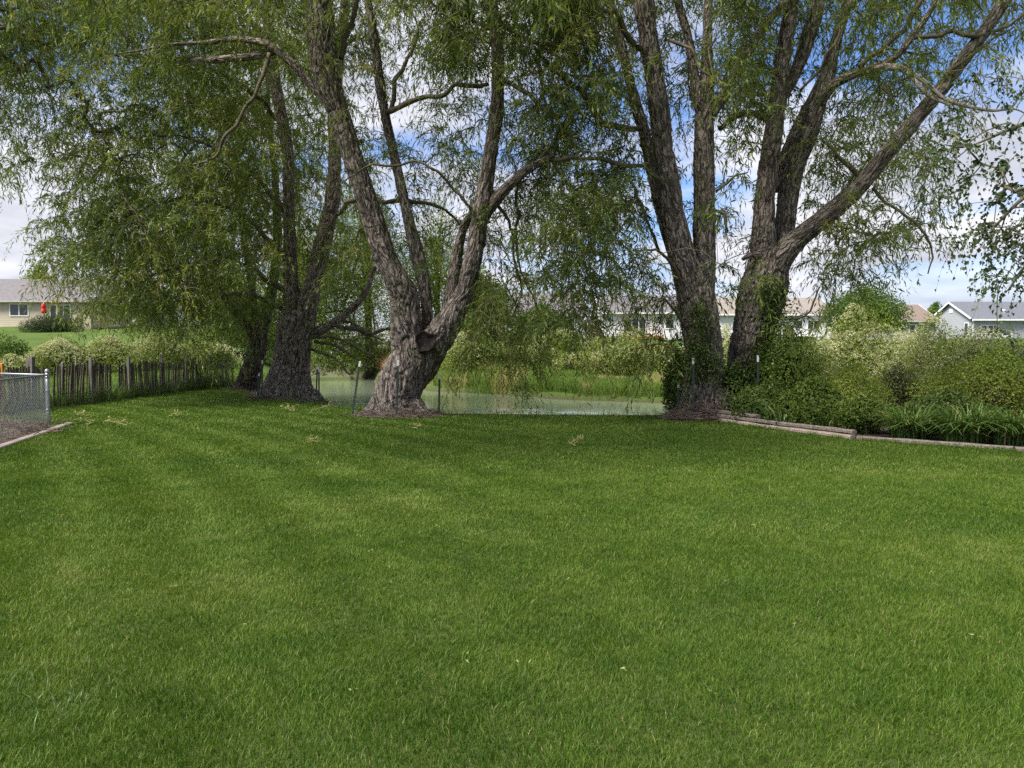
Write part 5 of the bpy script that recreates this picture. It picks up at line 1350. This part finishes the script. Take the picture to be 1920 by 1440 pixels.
# ------------------------------------------------------------------ houses
def window(parent, x0, x1, z0, z1, y, panes=2, dark=None, fr=0.09, door=False):
    m = MB()
    m.box(x0, x1, y - .06, y + .02, z0, z0 + fr); m.box(x0, x1, y - .06, y + .02, z1 - fr, z1)
    w_ = (x1 - x0 - fr) / panes
    for k in range(panes + 1):
        xa = x0 + k * w_; m.box(xa, xa + fr, y - .055, y + .02, z0 + fr, z1 - fr)
    o = m.build('door' if door else 'window', M['trim'], parent)
    for k in range(panes):
        g = MB(); xa = x0 + k * w_ + fr; g.box(xa, xa + w_ - fr, y - .02, y + .01, z0 + fr, z1 - fr)
        g.build('pane', M['glass'], o).location = (0, 0, 0)
    return o
def gable_house(label, x0, x1, y0, y1, gz, ze, zr, side, roof, over=0.45, name='house', tm='trim'):
    t = thing(name, label, 'house', ((x0 + x1) / 2, (y0 + y1) / 2, gz))
    ym = (y0 + y1) / 2
    m = MB()
    prof = np.array([(x0, y0, gz - 1.2), (x0, y1, gz - 1.2), (x0, y1, ze), (x0, ym, zr - .06), (x0, y0, ze)])
    m.prism(prof, (x1 - x0, 0, 0)); m.build('wall', side, t)
    m = MB(); th = 0.11; sl = (zr - ze) / (ym - y0)
    ye = y0 - over; zeo = ze - over * sl + .02
    pr = np.array([(x0 - over * .6, ye, zeo), (x0 - over * .6, ym, zr), (x0 - over * .6, ym + (ym - ye), zeo), (x0 - over * .6, ym + (ym - ye), zeo + th), (x0 - over * .6, ym, zr + th), (x0 - over * .6, ye, zeo + th)])
    m.prism(pr[[0, 1, 4, 5]], (x1 - x0 + 1.2 * over, 0, 0)); m.prism(pr[[1, 2, 3, 4]], (x1 - x0 + 1.2 * over, 0, 0))
    ro = m.build('roof', roof, t)
    m = MB(); m.box(x0 - over * .6, x1 + over * .6, ye - .07, ye - .003, zeo - .05, zeo + th + .01)
    m.build('gutter', M[tm], t)
    for xx in (x0 - over * .6 - .035, x1 + over * .6 + .003):
        for sgn in (0, 1):
            a = pr[0] if not sgn else pr[2]
            m = MB(); m.prism(np.array([(xx, a[1], zeo - .1), (xx, ym, zr - .1), (xx, ym, zr + th + .015), (xx, a[1], zeo + th + .015)]), (.032, 0, 0))
            m.build('bargeboard', M['trim'], t)
    return t, ye, zeo
def pipe(parent, x, y, z0, z1, rr):
    m = MB(); m.tube([(x, y, z0), (x, y, (z0 + z1) / 2), (x, y, z1)], rr, 10); m.tube([(x, y, z1 - .12), (x, y, z1 - .05), (x, y, z1 + .02)], rr * 1.5, 10)
    m.build('vent_pipe', M['pipe'], parent, True)
def PX(px, d): return (px - 960) / F * d
def PZ(py, d): return float(P(960, py, d)[2])
# beige house, left
d = 75.0; gz = PZ(617, d)
hb, ye, ze_ = gable_house('beige sided house with a long grey roof at the left edge', PX(-190, d), PX(172, d), d, d + 9, gz, PZ(562, d), PZ(525, d + 4.5), M['side_beige'], M['roof_grey'], tm='trim_beige')
window(hb, PX(21, d), PX(57, d), PZ(593, d), PZ(569, d), d, 2)
window(hb, PX(96, d), PX(136, d), PZ(607, d), PZ(571, d), d, 3, door=True)
m = MB(); m.box(PX(91, d), PX(95, d), d - .12, d - .002, PZ(593, d), PZ(584, d)); m.build('meter_box', M['glass'], hb)
m = MB(); m.box(PX(-190, d), PX(172, d) + .02, d - .03, d + 9.03, gz - 1.2, gz + .16); m.build('foundation', M['kerb'], hb)
d = 77.0
wing, ye, ze_ = gable_house('low taupe wing beside the beige house, with a small deck, seen through leaves', PX(174, d) + 1.0, PX(262, d), d + 1, d + 8, gz, PZ(566, d), PZ(540, d + 4), M['side_pale'], M['roof_grey'], tm='trim_beige')
window(wing, PX(210, d), PX(224, d), PZ(606, d), PZ(578, d), d + 1, 1, door=True)
m = MB(); x0, x1 = PX(222, d), PX(268, d)
m.box(x0, x1, d - 2.2, d + .95, PZ(613, d), PZ(611, d))
for xx in np.linspace(x0 + .05, x1 - .05, 16): m.box(xx - .025, xx + .025, d - 2.15, d - 2.1, PZ(611, d), PZ(596, d))
m.box(x0, x1, d - 2.17, d - 2.08, PZ(596, d), PZ(594.5, d))
for xx in (x0 + .1, x1 - .1): m.box(xx - .06, xx + .06, d - 2.1, d - 1.98, gz - 1.5, PZ(613, d))
m.build('deck', M['deck_grey'], wing)
# closed red parasol beside the house
d = 71.5; x = PX(85, d); gzp = float(height(np.array([x]), np.array([d]))[0])
ps = thing('parasol', 'closed red parasol standing in front of the beige house', 'parasol', (x, d, gzp))
m = MB(); m.tube([(x, d, gzp - .02), (x, d, gzp + 1), (x, d, PZ(567, d))], 0.025, 8); m.build('pole', M['pipe'], ps, True)
m = MB(); zt = PZ(568, d); zb = PZ(588, d); L_ = zt - zb
an = np.linspace(0, 2 * np.pi, 16, endpoint=False)
rr = [(0, .02), (.06, .13), (.3, .17), (.45, .16), (.52, .13), (.6, .17), (.8, .21), (.93, .18), (1, .08)]
v_ = np.concatenate([np.stack([x + rad * (1 + .18 * np.cos(8 * an)) * np.cos(an), d + rad * (1 + .18 * np.cos(8 * an)) * np.sin(an), zt - f * L_ + 0 * an], 1) for f, rad in rr])
q_ = [(k * 16 + j, k * 16 + (j + 1) % 16, (k + 1) * 16 + (j + 1) % 16, (k + 1) * 16 + j) for k in range(len(rr) - 1) for j in range(16)]
m.add(v_, [q_]); m.build('canopy', M['red'], ps, True)
# pale house behind the willow curtain
d = 84.0; gz = PZ(634, d)
hc, ye, ze_ = gable_house('pale house with a grey roof mostly hidden behind the hanging willow curtain', PX(905, d), PX(1092, d), d, d + 9, gz, PZ(588, d), PZ(550, d + 4.5), M['side_pale'], M['roof_grey'], tm='trim_beige')
window(hc, PX(1032, d), PX(1044, d), PZ(624, d), PZ(597, d), d, 1, door=True)
window(hc, PX(1054, d), PX(1078, d), PZ(624, d), PZ(597, d), d, 2, door=True)
window(hc, PX(950, d), PX(975, d), PZ(618, d), PZ(600, d), d, 2)
m = MB(); m.box(PX(1040, d), PX(1092, d), d - 2.5, d - .01, PZ(637, d), PZ(634, d)); 
for xx in (PX(1042, d), PX(1090, d)): m.box(xx - .07, xx + .07, d - 2.45, d - 2.3, gz - 1.6, PZ(637, d) )
m.build('deck', M['deck_grey'], hc)
# white house with orange deck
hw_, ye, ze_ = gable_house('white sided house with an orange-edged deck and triple glass doors', PX(1128, d), PX(1310, d), d, d + 9, gz, PZ(585, d), PZ(556, d + 4.5), M['side_white'], M['roof_grey'])
window(hw_, PX(1170, d), PX(1211, d), PZ(629, d), PZ(597, d), d, 3, door=True)
window(hw_, PX(1246, d), PX(1264, d), PZ(617, d), PZ(598, d), d, 1)
m = MB(); m.box(PX(1166, d), PX(1240, d), d - 1.3, d - .01, PZ(634.5, d), PZ(629.5, d))
for xx in (PX(1168, d), PX(1203, d), PX(1238, d)): m.box(xx - .08, xx + .08, d - 1.25, d - 1.09, gz - 1.8, PZ(634.5, d))
m.build('deck', M['deck'], hw_)
# tan-roofed house behind the right pair
d = 86.0; gz = PZ(632, d)
ht, ye, ze_ = gable_house('tan-roofed white house behind the creeper-covered trunk', PX(1345, d), PX(1560, d), d, d + 9, gz, PZ(588, d), PZ(560, d + 4.5), M['side_white'], M['roof_tan'])
window(ht, PX(1512, d), PX(1536, d), PZ(626, d), PZ(600, d), d, 2, door=True)
window(ht, PX(1488, d), PX(1504, d), PZ(618, d), PZ(600, d), d, 1)
m = MB()
for xx in np.linspace(PX(1508, d - 2), PX(1538, d - 2), 14): m.box(xx - .03, xx + .03, d - 2.1, d - 2.04, PZ(630, d), PZ(619, d))
m.box(PX(1506, d - 2), PX(1540, d - 2), d - 2.12, d - 2.02, PZ(619, d), PZ(617.5, d)); m.box(PX(1506, d - 2), PX(1540, d - 2), d - 2.15, d - .01, PZ(632, d), PZ(630, d))
for xx in (PX(1508, d - 2), PX(1538, d - 2)): m.box(xx - .07, xx + .07, d - 2.0, d - 1.86, gz - 1.6, PZ(632, d))
m.build('deck', M['trim'], ht)
# brown-roofed house
d = 80.0; gz = PZ(643, d)
hbw, ye, ze_ = gable_house('taupe house with a brown shingle roof between the round tree and the grey gabled house', PX(1600, d), PX(1752, d), d, d + 8, gz, PZ(600, d), PZ(573, d + 4), M['side_tan'], M['roof_brown'], tm='trim_beige')
window(hbw, PX(1702, d), PX(1738, d), PZ(626, d), PZ(608, d), d, 3)
pipe(hbw, PX(1688, d + 1.5), d + 1.5, PZ(600, d + 1), PZ(583, d + 1.5), 0.12)
# grey gabled house
d = 85.0; gz = PZ(645, d)
hg, ye, ze_ = gable_house('grey sided house with white trim and a slate roof at the right edge', PX(1822, d), PX(2060, d), d, d + 8.6, gz, PZ(597, d), PZ(567.5, d + 4.3), M['side_grey'], M['roof_slate'], 0.5)
window(hg, PX(1836, d), PX(1849, d), PZ(622, d), PZ(609, d), d, 1)
window(hg, PX(1849.5, d), PX(1871, d), PZ(624, d), PZ(609, d), d, 2)
m = MB(); m.box(PX(1822, d) - .02, PX(1822, d) + .1, d - .04, d - .003, gz - 1, PZ(598, d)); m.build('corner_trim', M['trim'], hg)
# tall narrow window on the gable wall
x0 = PX(1822, d); m = MB(); m.box(x0 - .05, x0 + .01, d + .75, d + 1.55, PZ(628, d), PZ(604, d)); wn_ = m.build('window', M['trim'], hg)
m = MB(); m.box(x0 - .062, x0 - .052, d + .85, d + 1.45, PZ(627, d), PZ(605.5, d)); m.build('pane', M['glass'], wn_).location = (0, 0, 0)
m = MB(); m.box(x0 - .05, x0 + .01, d + 3.9, d + 4.6, PZ(583, d), PZ(576, d)); m.build('gable_vent', M['trim'], hg)
pipe(hg, PX(1879, d + 1.5), d + 1.5, PZ(597, d + 1), PZ(581, d + 1.5), 0.14)
m = MB()
for xx in np.linspace(PX(1830, d - 2), PX(1895, d - 2), 26): m.box(xx - .03, xx + .03, d - 2.1, d - 2.04, gz + .1, PZ(627, d))
m.box(PX(1829, d - 2), PX(1896, d - 2), d - 2.12, d - 2.02, PZ(627, d), PZ(625.5, d)); m.box(PX(1829, d - 2), PX(1896, d - 2), d - 2.15, d - .01, gz - .05, gz + .1)
for xx in (PX(1831, d - 2), PX(1894, d - 2)): m.box(xx - .07, xx + .07, d - 2.0, d - 1.86, gz - 1.6, gz - .05)
m.build('deck', M['trim'], hg)

# stones and rusty reeds on the far creek bend, seen between the trunks
mb = MB()
for k in range(60):
    c_ = np.array([PX(rs.uniform(632, 735), 70), rs.uniform(68, 71.5), rs.uniform(1.3, 2.9)])
    u_ = unit(rs.normal(size=(14, 3))); n_ = 6
    a_ = np.linspace(0, 2 * np.pi, n_, endpoint=False); s_ = rs.uniform(.25, .6)
    v_ = np.concatenate([np.stack([c_[0] + s_ * f * 1.2 * np.cos(a_ + k), c_[1] + s_ * f * np.sin(a_ + k), c_[2] + h_ * s_ + 0 * a_], 1) for f, h_ in ((.6, -.5), (1, -.1), (.85, .35), (.3, .55))])
    q_ = [(m_ * n_ + j, m_ * n_ + (j + 1) % n_, (m_ + 1) * n_ + (j + 1) % n_, (m_ + 1) * n_ + j) for m_ in range(3) for j in range(n_)]
    mb.add(v_, [q_, [tuple(range(n_))[::-1]], [tuple(range(3 * n_, 4 * n_))]])
tag(mb.build('rock_bank', M['rock']), 'pale stone bank at the far bend of the creek', 'rocks', kind='stuff')
x, y = scatter(5000, -13.5, -8.5, 55, 66, rs)
k = creek_sd(x, y) > 0.1
x, y = x[k], y[k]
long_grass('reeds', x, y, rs.uniform(0.3, 1.0, len(x)), rs.uniform(.02, .05, len(x)), M['reed'], 'rusty tan reeds at the far bend of the creek', rs)

# ------------------------------------------------------------------ fallen twigs and leaves on the lawn
def fallen_twig(label, px, py, size, r, n=26):
    d = 1.6 * F / (py - 655); c = np.array([PX(px, d), d, 0.045])
    t = thing('fallen_twig', label, 'twig', (c[0], c[1], 0), 'willow twigs fallen on the lawn')
    a = r.uniform(0, np.pi); dv = np.array([math.cos(a), math.sin(a), 0.06])
    p = [c - dv * size / 2 + np.array([0, 0, .01]), c + r.normal(size=3) * .03 + np.array([0, 0, .03]), c + dv * size / 2 + np.array([0, 0, .05])]
    p = [np.array([q[0], q[1], max(q[2], .03)]) for q in p]
    m = MB(); cv = catmull(np.array(p), .05); m.tube(cv, .005, 5)
    e = []
    for k in range(4):
        s0 = cv[r.integers(0, len(cv))]; e1 = s0 + unit(r.normal(size=3) * np.array([1, 1, .35]) + np.array([0, 0, .25])) * size * .35
        e1[2] = max(e1[2], .03); m.segs([s0], [e1], .003, .002, 4); e.append((s0, e1))
    m.build('stem', M['dry'], t)
    f = r.random((n, 1)); k = r.integers(0, len(e) + 1, n)
    st = np.array([cv[0]] + [a_ for a_, _ in e]); en = np.array([cv[-1]] + [b_ for _, b_ in e])
    pos = st[k] + (en[k] - st[k]) * f
    ld = unit(r.normal(size=(n, 3)) * np.array([1, 1, .45]) + np.array([0, 0, .2]))
    v, q = leaf_mesh(pos, ld, .10, .022, r); v[:, 2] = np.maximum(v[:, 2], .02)
    mesh_obj('leaves', v, [q], M['dead_leaf'], t, False, {'tone': np.repeat(r.random(n), 4)})
for (px, py, s, lab) in ((545, 770, .75, 'leafy willow twig on the lawn in front of the broad trunk'), (607, 772, .7, 'leafy willow twig on the lawn between the broad and the leaning trunks'),
                         (785, 803, .45, 'small pale twig on the lawn in front of the leaning trunk'), (1077, 836, .28, 'tiny pale twig alone on the lawn in front of the creek view'),
                         (142, 780, .5, 'leafy twig on the lawn just right of the chain link post'), (152, 797, .4, 'flat leafy twig on the lawn, nearest the chain link corner'),
                         (215, 800, .6, 'thin bare-looking twig lying flat on the lawn left of the broad trunk'), (312, 731, .4, 'twig on the lawn near the foot of the picket fence'),
                         (330, 782, .4, 'twig on the open lawn between the picket fence and the broad trunk'), (585, 832, .35, 'pale twig nearest the camera, in front of the broad trunk')):
    fallen_twig(lab, px, py, s, rs)
for (px, py) in ((611, 1071), (692, 1047), (1060, 1108), (1368, 1108), (1222, 1036), (445, 1195), (660, 1325), (870, 1262), (1175, 1282), (1345, 1333), (978, 1275), (310, 1120), (1500, 1190), (1835, 1215), (1420, 1000), (820, 1000)):
    d = 1.6 * F / (py - 655); n = 2
    pos = np.array([[PX(px, d), d, .055]] * n) + rs.normal(size=(n, 3)) * np.array([.012, .012, .002])
    v, q = leaf_mesh(pos, unit(rs.normal(size=(n, 3)) * np.array([1, 1, .3])), .030, .009, rs)
    o = mesh_obj('fallen_leaf', v, [q], M['dead_leaf'], None, False, {'tone': np.full(4 * n, .55)})
    tag(o, 'tiny yellow leaf lying on the mown lawn', 'leaf', 'yellow leaves on the lawn')
